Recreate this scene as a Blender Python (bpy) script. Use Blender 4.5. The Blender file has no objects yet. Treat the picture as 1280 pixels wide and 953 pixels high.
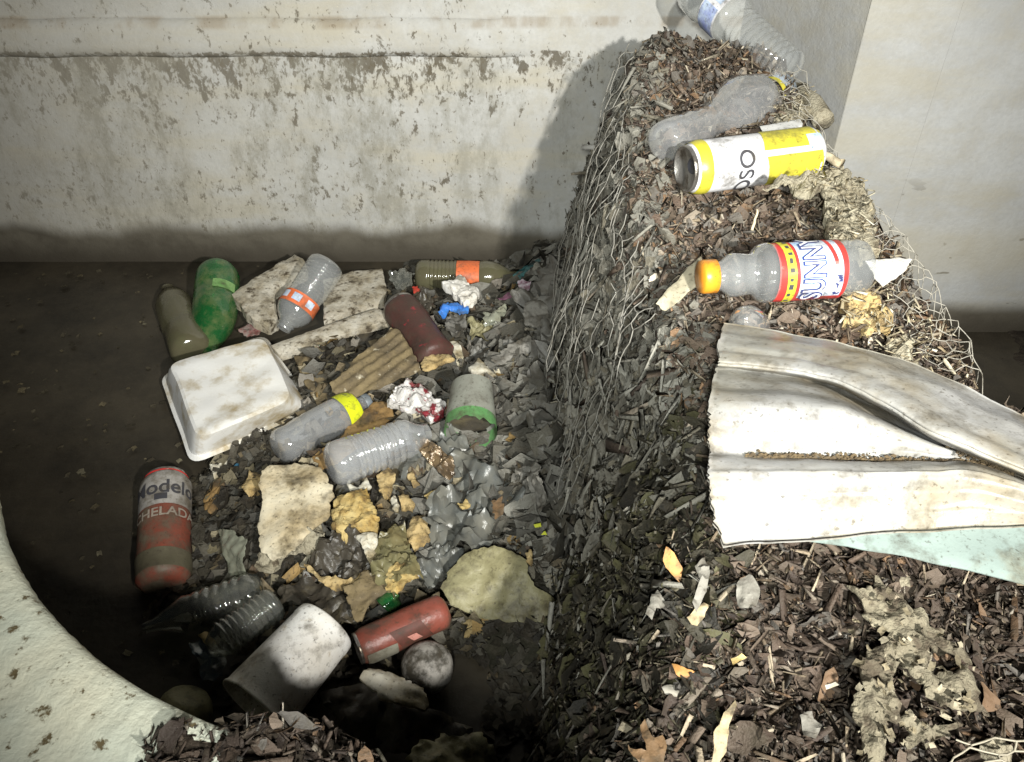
import bpy, bmesh, math, random
import numpy as np
from mathutils import Vector, noise, geometry
rng = np.random.default_rng(7); random.seed(7)
PI = math.pi
C = bpy.context.scene.collection
sc = bpy.context.scene

# ------------------------------------------------------------ camera, world, lights
CAM = Vector((0, 0, 0.90)); PITCH = math.radians(38)
cam = bpy.data.cameras.new('camera'); cam.lens = 28.125; cam.clip_start = 0.02; cam.clip_end = 50
cam_o = bpy.data.objects.new('camera', cam); C.objects.link(cam_o)
cam_o.location = CAM; cam_o.rotation_euler = (PI/2 - PITCH, 0, 0); sc.camera = cam_o
world = bpy.data.worlds.new('World'); sc.world = world; world.use_nodes = True
nt = world.node_tree; bg = nt.nodes['Background']
sky = nt.nodes.new('ShaderNodeTexSky'); sky.sky_type = 'NISHITA'; sky.sun_disc = False
sky.sun_elevation = math.radians(8); sky.sun_rotation = math.radians(200)
nt.links.new(sky.outputs[0], bg.inputs[0]); bg.inputs[1].default_value = 0.004
def spot(name, loc, aim, energy, size, blend, rad, col):
    l = bpy.data.lights.new(name, 'SPOT'); l.energy = energy; l.spot_size = math.radians(size); l.spot_blend = blend
    l.shadow_soft_size = rad; l.color = col
    o = bpy.data.objects.new(name, l); C.objects.link(o); o.location = loc
    o.rotation_euler = (Vector(aim) - Vector(loc)).to_track_quat('-Z', 'Y').to_euler(); return o
spot('torch_light', (0.45, -0.48, 1.14), (0.04, 1.50, 0.28), 210, 72, 1.0, 0.024, (1.0, 0.975, 0.91))     # the inspector's torch, held to the right
spot('fill_light', (-0.05, -0.30, 1.05), (0.08, 1.5, 0.36), 92, 80, 1.0, 0.05, (0.97, 1.0, 0.95))  # added fill lamp, lifts the shaded bank face and the wall shadow
sc.view_settings.view_transform = 'Standard'; sc.view_settings.look = 'None'
sc.view_settings.exposure = 0; sc.view_settings.gamma = 1
sc.cycles.transparent_max_bounces = 24; sc.cycles.max_bounces = 8

# ------------------------------------------------------------ helpers
def ray(px, py):
    xc = (px - 640) / 1000; yc = (476.5 - py) / 1000
    return Vector((xc, math.cos(PITCH) + yc*math.sin(PITCH), -math.sin(PITCH) + yc*math.cos(PITCH)))
def P(px, py, z):
    d = ray(px, py); return CAM + d * ((z - CAM.z) / d.z)
def sm(a, b, x):
    t = np.clip((x - a) / (b - a), 0, 1); return t*t*(3 - 2*t)
def nz(p, s, seed=0):
    return noise.noise(Vector((p[0]*s + seed*7.3, p[1]*s + seed*3.1, p[2]*s - seed*5.7)))
def tag(o, label, cat, group=None):
    o['label'] = label; o['category'] = cat
    if group: o['group'] = group
    return o
def thing(name, label, cat, loc, group=None):
    o = bpy.data.objects.new(name, None); C.objects.link(o); o.location = loc; o.empty_display_size = .02
    return tag(o, label, cat, group)
def obj(name, verts, faces, m, parent=None, smooth=True, recentre=True):
    """verts in world coordinates; the object's origin goes to the base of the mesh (or to its thing's origin)"""
    V = [Vector(v) for v in verts]
    if parent is not None:
        w = Vector(parent.get('_w', parent.location)); 
        off = w
    elif recentre:
        off = Vector((sum(v.x for v in V)/len(V), sum(v.y for v in V)/len(V), min(v.z for v in V)))
    else: off = Vector((0, 0, 0))
    me = bpy.data.meshes.new(name); me.from_pydata([v - off for v in V], [], faces)
    if smooth: me.polygons.foreach_set('use_smooth', [True]*len(me.polygons))
    if m: me.materials.append(m)
    me.update()
    o = bpy.data.objects.new(name, me); C.objects.link(o)
    if parent is not None:
        o.parent = parent
    else: o.location = off
    return o
def wloc(o):
    return o.location if o.parent is None else o.parent.location + o.location
def sub(name, verts, faces, m, parent, smooth=True):
    """a sub-part: child of a part (the part sits at its thing's origin)"""
    off = wloc(parent)
    me = bpy.data.meshes.new(name); me.from_pydata([Vector(v) - off for v in verts], [], faces)
    if smooth: me.polygons.foreach_set('use_smooth', [True]*len(me.polygons))
    me.materials.append(m)
    o = bpy.data.objects.new(name, me); C.objects.link(o); o.parent = parent; return o

# ------------------------------------------------------------ materials
def mat(name, c1, c2=None, scale=30, rough=.7, bump=.0, bscale=120, dirt=None, dscale=25, damt=.5, spec=.3,
        metal=0, stretch=(1, 1, 1), dsharp=.08, attr=False, coat=0, grime=True):
    m = bpy.data.materials.new(name); m.use_nodes = True; t = m.node_tree; N = t.nodes; L = t.links
    b = N['Principled BSDF']; b.inputs['Roughness'].default_value = rough
    b.inputs['Specular IOR Level'].default_value = spec; b.inputs['Metallic'].default_value = metal
    b.inputs['Coat Weight'].default_value = coat; b.inputs['Coat Roughness'].default_value = .15
    tc = N.new('ShaderNodeTexCoord'); mp = N.new('ShaderNodeMapping'); mp.inputs['Scale'].default_value = stretch
    L.new(tc.outputs['Object'], mp.inputs['Vector']); vec = mp.outputs['Vector']
    def noi(s, d=6, r=.6, v=vec):
        n = N.new('ShaderNodeTexNoise'); n.inputs['Scale'].default_value = s; n.inputs['Detail'].default_value = d
        n.inputs['Roughness'].default_value = r; L.new(v, n.inputs['Vector']); return n.outputs['Fac']
    def ramp(f, a, b_):
        r = N.new('ShaderNodeMapRange'); r.inputs['From Min'].default_value = a; r.inputs['From Max'].default_value = b_
        L.new(f, r.inputs['Value']); return r.outputs['Result']
    def mix(f, a, b_, ty='MIX'):
        x = N.new('ShaderNodeMix'); x.data_type = 'RGBA'; x.blend_type = ty
        if isinstance(f, float): x.inputs[0].default_value = f
        else: L.new(f, x.inputs[0])
        for i, q in ((6, a), (7, b_)):
            if isinstance(q, tuple): x.inputs[i].default_value = (*q, 1)
            else: L.new(q, x.inputs[i])
        return x.outputs[2]
    if attr:
        a = N.new('ShaderNodeAttribute'); a.attribute_name = 'col'
        col = mix(ramp(noi(scale), .3, .7), a.outputs['Color'], c1, 'MULTIPLY')
    else:
        col = mix(ramp(noi(scale), .35, .65), c1, c2 or c1)
    if dirt:
        col = mix(ramp(noi(dscale, 8, .65), 1 - damt - dsharp, 1 - damt + dsharp), col, dirt)
    if grime:
        dk = mix(.75, col, (.07, .058, .04))
        col = mix(ramp(noi(38, 8, .68), .50, .70), col, dk)
        col = mix(ramp(noi(210, 3, .6), .60, .70), col, mix(.6, col, (.05, .04, .028)))
    L.new(col, b.inputs['Base Color'])
    if bump:
        bp = N.new('ShaderNodeBump'); bp.inputs['Strength'].default_value = bump; bp.inputs['Distance'].default_value = .004
        L.new(noi(bscale, 7, .6), bp.inputs['Height']); L.new(bp.outputs[0], b.inputs['Normal'])
    m['n'] = 1
    return m
def film(name, tint, body, opac=.35, rough=.12, dirt=(.25, .22, .17), damt=.35, dscale=40, bump=.3, bscale=60, gloss=1.0, dmax=.85, bdet=5):
    """thin clear plastic: see-through film that also scatters a little, with a gloss and a film of dirt"""
    m = bpy.data.materials.new(name); m.use_nodes = True; t = m.node_tree; N = t.nodes; L = t.links
    N.remove(N['Principled BSDF']); out = N['Material Output']
    tc = N.new('ShaderNodeTexCoord')
    n1 = N.new('ShaderNodeTexNoise'); n1.inputs['Scale'].default_value = dscale; n1.inputs['Detail'].default_value = 8
    n1.inputs['Roughness'].default_value = .65
    L.new(tc.outputs['Object'], n1.inputs['Vector'])
    n2 = N.new('ShaderNodeTexNoise'); n2.inputs['Scale'].default_value = bscale; n2.inputs['Detail'].default_value = bdet
    L.new(tc.outputs['Object'], n2.inputs['Vector'])
    bp = N.new('ShaderNodeBump'); bp.inputs['Strength'].default_value = bump; bp.inputs['Distance'].default_value = .004
    L.new(n2.outputs['Fac'], bp.inputs['Height'])
    tr = N.new('ShaderNodeBsdfTransparent'); tr.inputs[0].default_value = (*tint, 1)
    df = N.new('ShaderNodeBsdfDiffuse'); df.inputs[0].default_value = (*body, 1)
    dd = N.new('ShaderNodeBsdfDiffuse'); dd.inputs[0].default_value = (*dirt, 1)
    gl = N.new('ShaderNodeBsdfGlossy'); gl.inputs['Roughness'].default_value = rough; gl.inputs['Color'].default_value = (1, 1, 1, 1)
    for q in (df, gl): L.new(bp.outputs[0], q.inputs['Normal'])
    def mx(f, a, b_):
        x = N.new('ShaderNodeMixShader')
        if isinstance(f, float): x.inputs[0].default_value = f
        else: L.new(f, x.inputs[0])
        L.new(a, x.inputs[1]); L.new(b_, x.inputs[2]); return x.outputs[0]
    r = N.new('ShaderNodeMapRange'); r.inputs['From Min'].default_value = .75 - damt; r.inputs['From Max'].default_value = 1.0 - damt
    r.inputs['To Max'].default_value = dmax
    L.new(n1.outputs['Fac'], r.inputs['Value'])
    s = mx(opac, tr.outputs[0], df.outputs[0]); s = mx(r.outputs[0], s, dd.outputs[0])
    lw = N.new('ShaderNodeLayerWeight'); lw.inputs['Blend'].default_value = .5; L.new(bp.outputs[0], lw.inputs['Normal'])
    fr = N.new('ShaderNodeMath'); fr.operation = 'POWER'; fr.inputs[1].default_value = 2.6; L.new(lw.outputs['Facing'], fr.inputs[0])
    ad = N.new('ShaderNodeMath'); ad.operation = 'MULTIPLY_ADD'; ad.inputs[1].default_value = .42*gloss; ad.inputs[2].default_value = .065*gloss
    L.new(fr.outputs[0], ad.inputs[0])
    s = mx(ad.outputs[0], s, gl.outputs[0]); L.new(s, out.inputs['Surface']); return m

M = {}
M['foam'] = mat('white_foam', (.62, .60, .52), (.50, .45, .33), 22, .6, .25, 300, (.30, .23, .11), 30, .42, dsharp=.12)
M['foam_spot'] = mat('speckled_foam', (.52, .49, .42), (.36, .31, .22), 35, .8, .7, 160, (.09, .07, .045), 55, .42, dsharp=.05)
M['foam_clean'] = mat('clean_foam', (.78, .77, .74), (.66, .62, .54), 18, .55, .2, 300, (.38, .30, .19), 45, .33, dsharp=.07)
M['foam_tan'] = mat('tan_foam', (.46, .36, .19), (.40, .27, .10), 30, .8, .7, 140, (.14, .10, .05), 50, .42, dsharp=.08)
M['foam_yellow'] = mat('yellowed_foam', (.52, .42, .20), (.42, .27, .07), 30, .8, .6, 160, (.16, .10, .04), 60, .40, dsharp=.08)
M['plate'] = mat('stained_plate', (.70, .64, .49), (.58, .47, .29), 15, .6, .35, 120, (.22, .17, .09), 26, .42, dsharp=.10)
M['cardboard'] = mat('wet_cardboard', (.34, .22, .09), (.22, .13, .05), 25, .7, .5, 90, (.07, .05, .03), 30, .42)
M['bark_board'] = mat('grimy_board', (.22, .17, .09), (.13, .10, .06), 30, .8, .6, 90, (.55, .50, .38), 48, .36, dsharp=.04)
M['wood'] = mat('grey_wood', (.16, .14, .11), (.09, .08, .06), 30, .85, .6, 70, stretch=(1, 4, 1))
M['pulp'] = mat('paper_pulp', (.25, .225, .16), (.19, .165, .115), 30, .9, 1.0, 260, (.10, .08, .055), 60, .44, dsharp=.05)
M['pulp_pale'] = mat('pale_fibre_pulp', (.42, .385, .29), (.31, .27, .185), 35, .9, 1.2, 260, (.15, .12, .08), 70, .40, dsharp=.05)
M['mudrag'] = mat('muddy_rag', (.17, .165, .15), (.11, .105, .09), 14, .55, .6, 60, (.06, .055, .045), 22, .45, spec=.5)
M['mudpaper'] = mat('muddy_paper', (.24, .23, .205), (.16, .15, .13), 20, .6, .5, 80, (.08, .075, .06), 30, .42, spec=.5)
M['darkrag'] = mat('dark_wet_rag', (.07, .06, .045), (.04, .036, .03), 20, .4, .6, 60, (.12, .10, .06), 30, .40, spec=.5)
M['olive'] = mat('olive_stained_plastic', (.28, .26, .15), (.19, .17, .085), 12, .5, .5, 110, (.08, .07, .035), 30, .42, spec=.4)
M['vinyl'] = mat('white_vinyl', (.31, .31, .31), (.29, .28, .235), 6, .32, .12, 260, (.19, .15, .09), 13, .39, spec=.3, dsharp=.14)
M['teal'] = mat('pale_teal_vinyl', (.27, .335, .31), (.22, .28, .26), 10, .4, .1, 200, (.22, .20, .13), 16, .35, spec=.5, dsharp=.12)
M['redcan'] = mat('faded_red_can', (.24, .065, .045), (.15, .045, .03), 25, .4, .3, 90, (.05, .04, .03), 28, .42, spec=.5)
M['redcan2'] = mat('muddied_red_can', (.24, .065, .04), (.13, .048, .034), 30, .5, .3, 90, (.14, .115, .08), 30, .46, dsharp=.1)
M['darkcan'] = mat('dark_maroon_can', (.09, .035, .03), (.055, .035, .028), 25, .45, .5, 50, (.30, .03, .04), 45, .36, dsharp=.04)
M['metal'] = mat('dirty_aluminium', (.45, .44, .42), (.30, .28, .25), 40, .35, .3, 90, (.10, .08, .06), 45, .42, metal=.8, spec=.5)
M['canwhite'] = mat('white_can_print', (.42, .40, .38), (.28, .26, .23), 30, .45, .2, 90, (.15, .13, .10), 30, .43, dsharp=.1)
M['canwhite2'] = mat('clean_white_can_print', (.78, .78, .80), (.70, .70, .72), 30, .3, .1, 90, (.35, .30, .22), 30, .28, spec=.5)
M['yellow'] = mat('yellow_print', (.62, .56, .05), (.54, .48, .05), 30, .35, .1, 90, (.30, .25, .12), 35, .28, spec=.5)
M['ylabel'] = mat('yellow_green_label', (.62, .66, .02), (.50, .55, .02), 30, .4, .2, 90, (.10, .10, .05), 60, .36)
M['orange'] = mat('orange_label', (.72, .17, .06), (.60, .14, .05), 30, .45, .2, 90, (.15, .11, .07), 50, .34)
M['capor'] = mat('orange_cap', (.80, .33, .03), (.75, .28, .02), 30, .35, .05, 90, spec=.5)
M['blue'] = mat('blue_plastic', (.05, .16, .55), (.04, .22, .62), 30, .4, .3, 90, (.08, .08, .07), 40, .36)
M['bluep'] = mat('pale_blue_print', (.35, .50, .72), (.62, .68, .78), 60, .4, .1, 90)
M['navy'] = mat('navy_ink', (.03, .05, .20), None, 30, .5)
M['ink'] = mat('grey_ink', (.06, .06, .07), None, 30, .5)
M['inkg'] = mat('faded_ink', (.20, .20, .25), (.32, .32, .36), 90, .5)
M['white'] = mat('white_ink', (.78, .78, .80), (.6, .6, .62), 90, .5)
M['red'] = mat('red_print', (.62, .05, .04), (.52, .04, .04), 30, .4, .1, 90, (.5, .45, .4), 70, .33)
M['lightblue'] = mat('light_blue_print', (.30, .48, .74), (.66, .72, .80), 40, .4, .1, 90, (.75, .75, .76), 60, .40)
M['bluecap'] = mat('grey_blue_cap', (.36, .42, .48), (.28, .32, .36), 30, .4, .1, 90)
M['green_cup'] = mat('green_print', (.08, .22, .075), (.12, .27, .10), 60, .6, .2, 100, (.10, .11, .08), 50, .38)
M['cup'] = mat('muddy_paper_cup', (.27, .28, .24), (.20, .20, .17), 30, .6, .2, 100, (.10, .10, .08), 40, .38)
M['foil'] = mat('brown_crinkled_foil', (.24, .17, .09), (.12, .08, .05), 40, .22, 1.2, 45, (.55, .5, .42), 55, .34, metal=.3, spec=.8)
M['purple'] = mat('purple_wrapper', (.12, .03, .07), (.22, .09, .16), 60, .35, .5, 60, spec=.6)
M['tealscrap'] = mat('dark_teal_scrap', (.04, .13, .13), (.03, .08, .09), 40, .5, .5, 60)
M['lime'] = mat('lime_plastic', (.60, .64, .06), None, 30, .5)
M['leafo'] = mat('orange_leaf', (.42, .22, .07), (.30, .15, .05), 90, .6, .4, 120, (.12, .07, .03), 90, .40)
M['leafp'] = mat('pale_dry_leaf', (.44, .36, .22), (.30, .24, .14), 90, .6, .5, 120, (.14, .11, .07), 90, .40)
M['leafb'] = mat('brown_leaf', (.20, .12, .06), (.12, .08, .045), 80, .6, .5, 120)
M['leafg'] = mat('grey_dry_leaf', (.22, .21, .18), (.15, .14, .12), 80, .6, .5, 120)
M['wirem'] = mat('mud_coated_wire', (.28, .27, .24), (.20, .19, .165), 60, .6, .2, 200, spec=.4)
M['stick'] = mat('white_plastic_stick', (.80, .80, .78), None, 30, .4)
M['twig'] = mat('pale_twig', (.60, .53, .38), (.48, .40, .26), 60, .8, .5, 150)
M['rod'] = mat('grey_plastic_rod', (.42, .41, .38), (.3, .29, .27), 60, .6, .3, 150)
M['rubber'] = mat('grimy_ball', (.34, .32, .29), (.20, .19, .17), 40, .5, .6, 90, (.06, .055, .045), 40, .48, dsharp=.06)
M['bluegrey'] = mat('blue_grey_plastic', (.20, .23, .25), (.14, .16, .18), 30, .4, .3, 90)
M['pet'] = film('clear_bottle_plastic', (.93, .94, .94), (.84, .87, .88), .13, rough=.06, damt=.16, dscale=26, dirt=(.40, .37, .30), dmax=.5, bump=.35, bscale=24, bdet=1, gloss=1.5)
M['pet_d'] = film('dirty_bottle_plastic', (.72, .74, .70), (.42, .43, .40), .14, rough=.07, damt=.26, dirt=(.20, .19, .15), dmax=.6, bump=.6, bscale=30, bdet=1, gloss=1.6)
M['pet_murk'] = film('silted_bottle_plastic', (.35, .34, .24), (.17, .165, .09), .6, damt=.45, dirt=(.10, .09, .055))
M['pet_g'] = film('green_bottle_plastic', (.12, .50, .16), (.025, .18, .05), .45, damt=.32, dirt=(.12, .15, .06))
M['pet_b'] = film('blue_grey_film', (.50, .56, .60), (.14, .17, .19), .35, damt=.25, dirt=(.08, .08, .07))
M['pet_fog'] = film('fogged_bottle_plastic', (.90, .91, .92), (.84, .86, .88), .20, rough=.07, damt=.18, dscale=24, dirt=(.40, .37, .30), dmax=.5, bump=.5, bscale=26, bdet=1, gloss=1.6)
M['bag'] = film('grey_bag_film', (.60, .62, .62), (.20, .21, .20), .42, gloss=.35, rough=.30, damt=.36, dscale=22, dirt=(.15, .145, .12), bump=.8, bscale=35)
M['bag2'] = film('yellowish_bag_film', (.6, .58, .40), (.28, .26, .14), .50, gloss=.35, rough=.32, damt=.32, dscale=22, dirt=(.16, .13, .06), bump=.8, bscale=35)
M['shardfilm'] = film('pale_clear_plastic', (.75, .78, .72), (.42, .43, .34), .5, rough=.15, damt=.25, dirt=(.2, .19, .13))

# ------------------------------------------------------------ terrain
def itp(y, ys, vs): return np.interp(y, ys, vs)
YT = [.0, .30, .40, .55, .80, 1.0, 1.15, 1.30, 1.42, 1.60]
def ztop(y): return itp(y, YT, [.34, .345, .355, .37, .395, .435, .492, .550, .525, .45])
def xl(y): return itp(y, [.0, .28, .385, .58, .77, .97, 1.2, 1.35, 1.6], [.08, .10, .145, .195, .19, .170, .195, .235, .29])
def xb(y): return itp(y, [.0, .28, .40, .55, .74, .99, 1.35, 1.6], [-.05, -.03, .0, .03, .062, .058, .085, .10])
def xr(y): return itp(y, [.0, .40, .50, .62, .9, 1.05, 1.3, 1.6], [1.4, 1.3, .70, .47, .465, .435, .42, .42])
RC = P(470, 560, 0)
def fbm(X, Y, s, seed, oct=4):
    out = np.zeros_like(X); a = 1.0; tot = 0
    for k in range(oct):
        f = s * 2**k
        i = np.floor(X*f).astype(int); j = np.floor(Y*f).astype(int); u = X*f - i; v = Y*f - j
        u = u*u*(3-2*u); v = v*v*(3-2*v)
        def h(a_, b_): 
            n = (a_*374761393 + b_*668265263 + seed*1274126177 + k*97) & 0x7fffffff
            n = ((n ^ (n >> 13)) * 1274126177) & 0x7fffffff
            return ((n ^ (n >> 16)) & 0xffff) / 65535.0 - .5
        out += a * ((h(i, j)*(1-u) + h(i+1, j)*u)*(1-v) + (h(i, j+1)*(1-u) + h(i+1, j+1)*u)*v); tot += a; a *= .5
    return out / tot
def height(X, Y):
    X = np.asarray(X, float); Y = np.asarray(Y, float)
    wob = fbm(X*0, Y, 9, 3) * .045
    l, b = xl(Y) + wob, xb(Y) + wob*.6
    s = np.clip((X - b) / (l - b), 0, 1)
    S = np.where(s < 1, 1 - (1 - s)**1.5, 1) * (s > 0)
    R = 1 - sm(0, 1, (X - xr(Y) - fbm(X*0, Y, 11, 9)*.04) / .09)
    top = ztop(Y) - sm(.9, 1.2, Y) * np.clip(X - .22, 0, 1) * .16
    ridge = (top + .05) * S * R
    mud = .018 + .045*np.exp(-(((X - RC.x)/.27)**2 + ((Y - RC.y - .05)/.33)**2)**1.5) * 1.0
    mud = mud + .055*sm(-.15, .02, X - xb(Y))*sm(.5, .75, Y)
    mud = mud - .075 * sm(.0, .12, -(X + .46 - .35*np.clip(Y - .9, 0, 1))) - .06*sm(.02, .12, X - .5)
    mud = mud + fbm(X, Y, 9, 5) * .05
    yc = .305 - .055*sm(-.14, -.05, X) + fbm(X, Y*0, 14, 21)*.02
    zf = .33 + .078*sm(-.265, -.215, X) - .035*sm(-.12, .0, X)
    fb = (zf + .05) * sm(0, 1, (yc + .045*0 - Y)/.05 + .3)
    h = np.maximum(np.maximum(ridge, fb) - .05, mud - .02)
    amp = np.where((h > .08), 1, .4)
    h = h + amp*(fbm(X, Y, 18, 11)*.035 + fbm(X, Y, 60, 12)*.014)
    return h
GX = np.arange(-1.15, 1.3, .008); GY = np.arange(-.25, 1.60, .008)
XX, YY = np.meshgrid(GX, GY); HH = height(XX, YY)
nx, ny = len(GX), len(GY)
# the steep bank face is pushed about sideways too, so it is lumpy and not a clean slope
DX = fbm(XX, HH*1.2 + YY, 14, 31)*.03*(HH > .02); DY = fbm(XX + HH, YY, 14, 32)*.02*(HH > .02)
TV = np.stack([XX + DX, YY + DY*0, HH], -1)
def grid_faces(nx, ny):
    i = np.arange((ny-1)*(nx-1)); r = i // (nx-1); c = i % (nx-1); a = r*nx + c
    return np.stack([a, a+1, a+nx+1, a+nx], -1)
def np_mesh(name, V, F, m, col=None, smooth=True):
    me = bpy.data.meshes.new(name)
    me.vertices.add(len(V)); me.vertices.foreach_set('co', np.asarray(V, np.float32).ravel())
    k = F.shape[1]; me.loops.add(F.size); me.loops.foreach_set('vertex_index', F.astype(np.int32).ravel())
    me.polygons.add(len(F)); me.polygons.foreach_set('loop_start', np.arange(len(F), dtype=np.int32)*k)
    me.polygons.foreach_set('loop_total', np.full(len(F), k, np.int32))
    me.polygons.foreach_set('use_smooth', np.full(len(F), smooth))
    if col is not None:
        a = me.color_attributes.new('col', 'FLOAT_COLOR', 'POINT')
        a.data.foreach_set('color', np.concatenate([col, np.ones((len(col), 1))], 1).astype(np.float32).ravel())
    me.update(calc_edges=True); me.validate(); me.materials.append(m)
    o = bpy.data.objects.new(name, me); C.objects.link(o); return o
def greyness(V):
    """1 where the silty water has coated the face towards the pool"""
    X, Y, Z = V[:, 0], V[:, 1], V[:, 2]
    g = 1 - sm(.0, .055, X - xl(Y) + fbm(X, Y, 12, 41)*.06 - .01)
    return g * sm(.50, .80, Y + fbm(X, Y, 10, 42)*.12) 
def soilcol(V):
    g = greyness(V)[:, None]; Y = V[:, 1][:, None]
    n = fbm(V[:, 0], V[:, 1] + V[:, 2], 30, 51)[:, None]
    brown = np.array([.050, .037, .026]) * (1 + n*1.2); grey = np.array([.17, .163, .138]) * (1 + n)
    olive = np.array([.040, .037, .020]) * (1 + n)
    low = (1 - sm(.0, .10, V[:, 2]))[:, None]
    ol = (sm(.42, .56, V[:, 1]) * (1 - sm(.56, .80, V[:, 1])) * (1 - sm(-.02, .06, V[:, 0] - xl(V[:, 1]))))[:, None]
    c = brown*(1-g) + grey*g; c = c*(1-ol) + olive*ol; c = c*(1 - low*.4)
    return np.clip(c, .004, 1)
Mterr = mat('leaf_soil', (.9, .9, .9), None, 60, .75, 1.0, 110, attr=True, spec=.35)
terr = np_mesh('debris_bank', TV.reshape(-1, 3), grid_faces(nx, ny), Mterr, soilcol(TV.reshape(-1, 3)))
terr['kind'] = 'structure'
# water
mw = bpy.data.materials.new('murky_water'); mw.use_nodes = True
N = mw.node_tree.nodes; L = mw.node_tree.links; b = N['Principled BSDF']
tc = N.new('ShaderNodeTexCoord'); n1 = N.new('ShaderNodeTexNoise'); n1.inputs['Scale'].default_value = 6; n1.inputs['Detail'].default_value = 10
n1.inputs['Roughness'].default_value = .7
L.new(tc.outputs['Object'], n1.inputs['Vector']); cr = N.new('ShaderNodeValToRGB')
cr.color_ramp.elements[0].position = .35; cr.color_ramp.elements[0].color = (.026, .022, .016, 1)
cr.color_ramp.elements[1].position = .75; cr.color_ramp.elements[1].color = (.075, .062, .042, 1)
L.new(n1.outputs['Fac'], cr.inputs[0]); L.new(cr.outputs[0], b.inputs['Base Color'])
rr = N.new('ShaderNodeMapRange'); rr.inputs['To Min'].default_value = .22; rr.inputs['To Max'].default_value = .7
n3 = N.new('ShaderNodeTexNoise'); n3.inputs['Scale'].default_value = 14; n3.inputs['Detail'].default_value = 6; L.new(tc.outputs['Object'], n3.inputs['Vector'])
L.new(n3.outputs['Fac'], rr.inputs['Value']); L.new(rr.outputs[0], b.inputs['Roughness'])
bp = N.new('ShaderNodeBump'); bp.inputs['Strength'].default_value = .25; bp.inputs['Distance'].default_value = .004
n2 = N.new('ShaderNodeTexNoise'); n2.inputs['Scale'].default_value = 60; n2.inputs['Detail'].default_value = 6; L.new(tc.outputs['Object'], n2.inputs['Vector'])
L.new(n2.outputs['Fac'], bp.inputs['Height']); L.new(bp.outputs[0], b.inputs['Normal'])
wx = np.linspace(-2.4, 2.0, 60); wy = np.linspace(-.3, 1.7, 40); WX, WY = np.meshgrid(wx, wy)
water = np_mesh('water', np.stack([WX, WY, fbm(WX, WY, 6, 77)*.002], -1).reshape(-1, 3), grid_faces(60, 40), mw); water['kind'] = 'structure'
fl = obj('ground', [(-2.4, -.3, -.12), (2.0, -.3, -.12), (2.0, 1.7, -.12), (-2.4, 1.7, -.12)], [(0, 1, 2, 3)], Mterr_g := mat('silt_floor', (.04, .035, .025), None, 10, .8), recentre=False)
fl['kind'] = 'structure'

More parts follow.
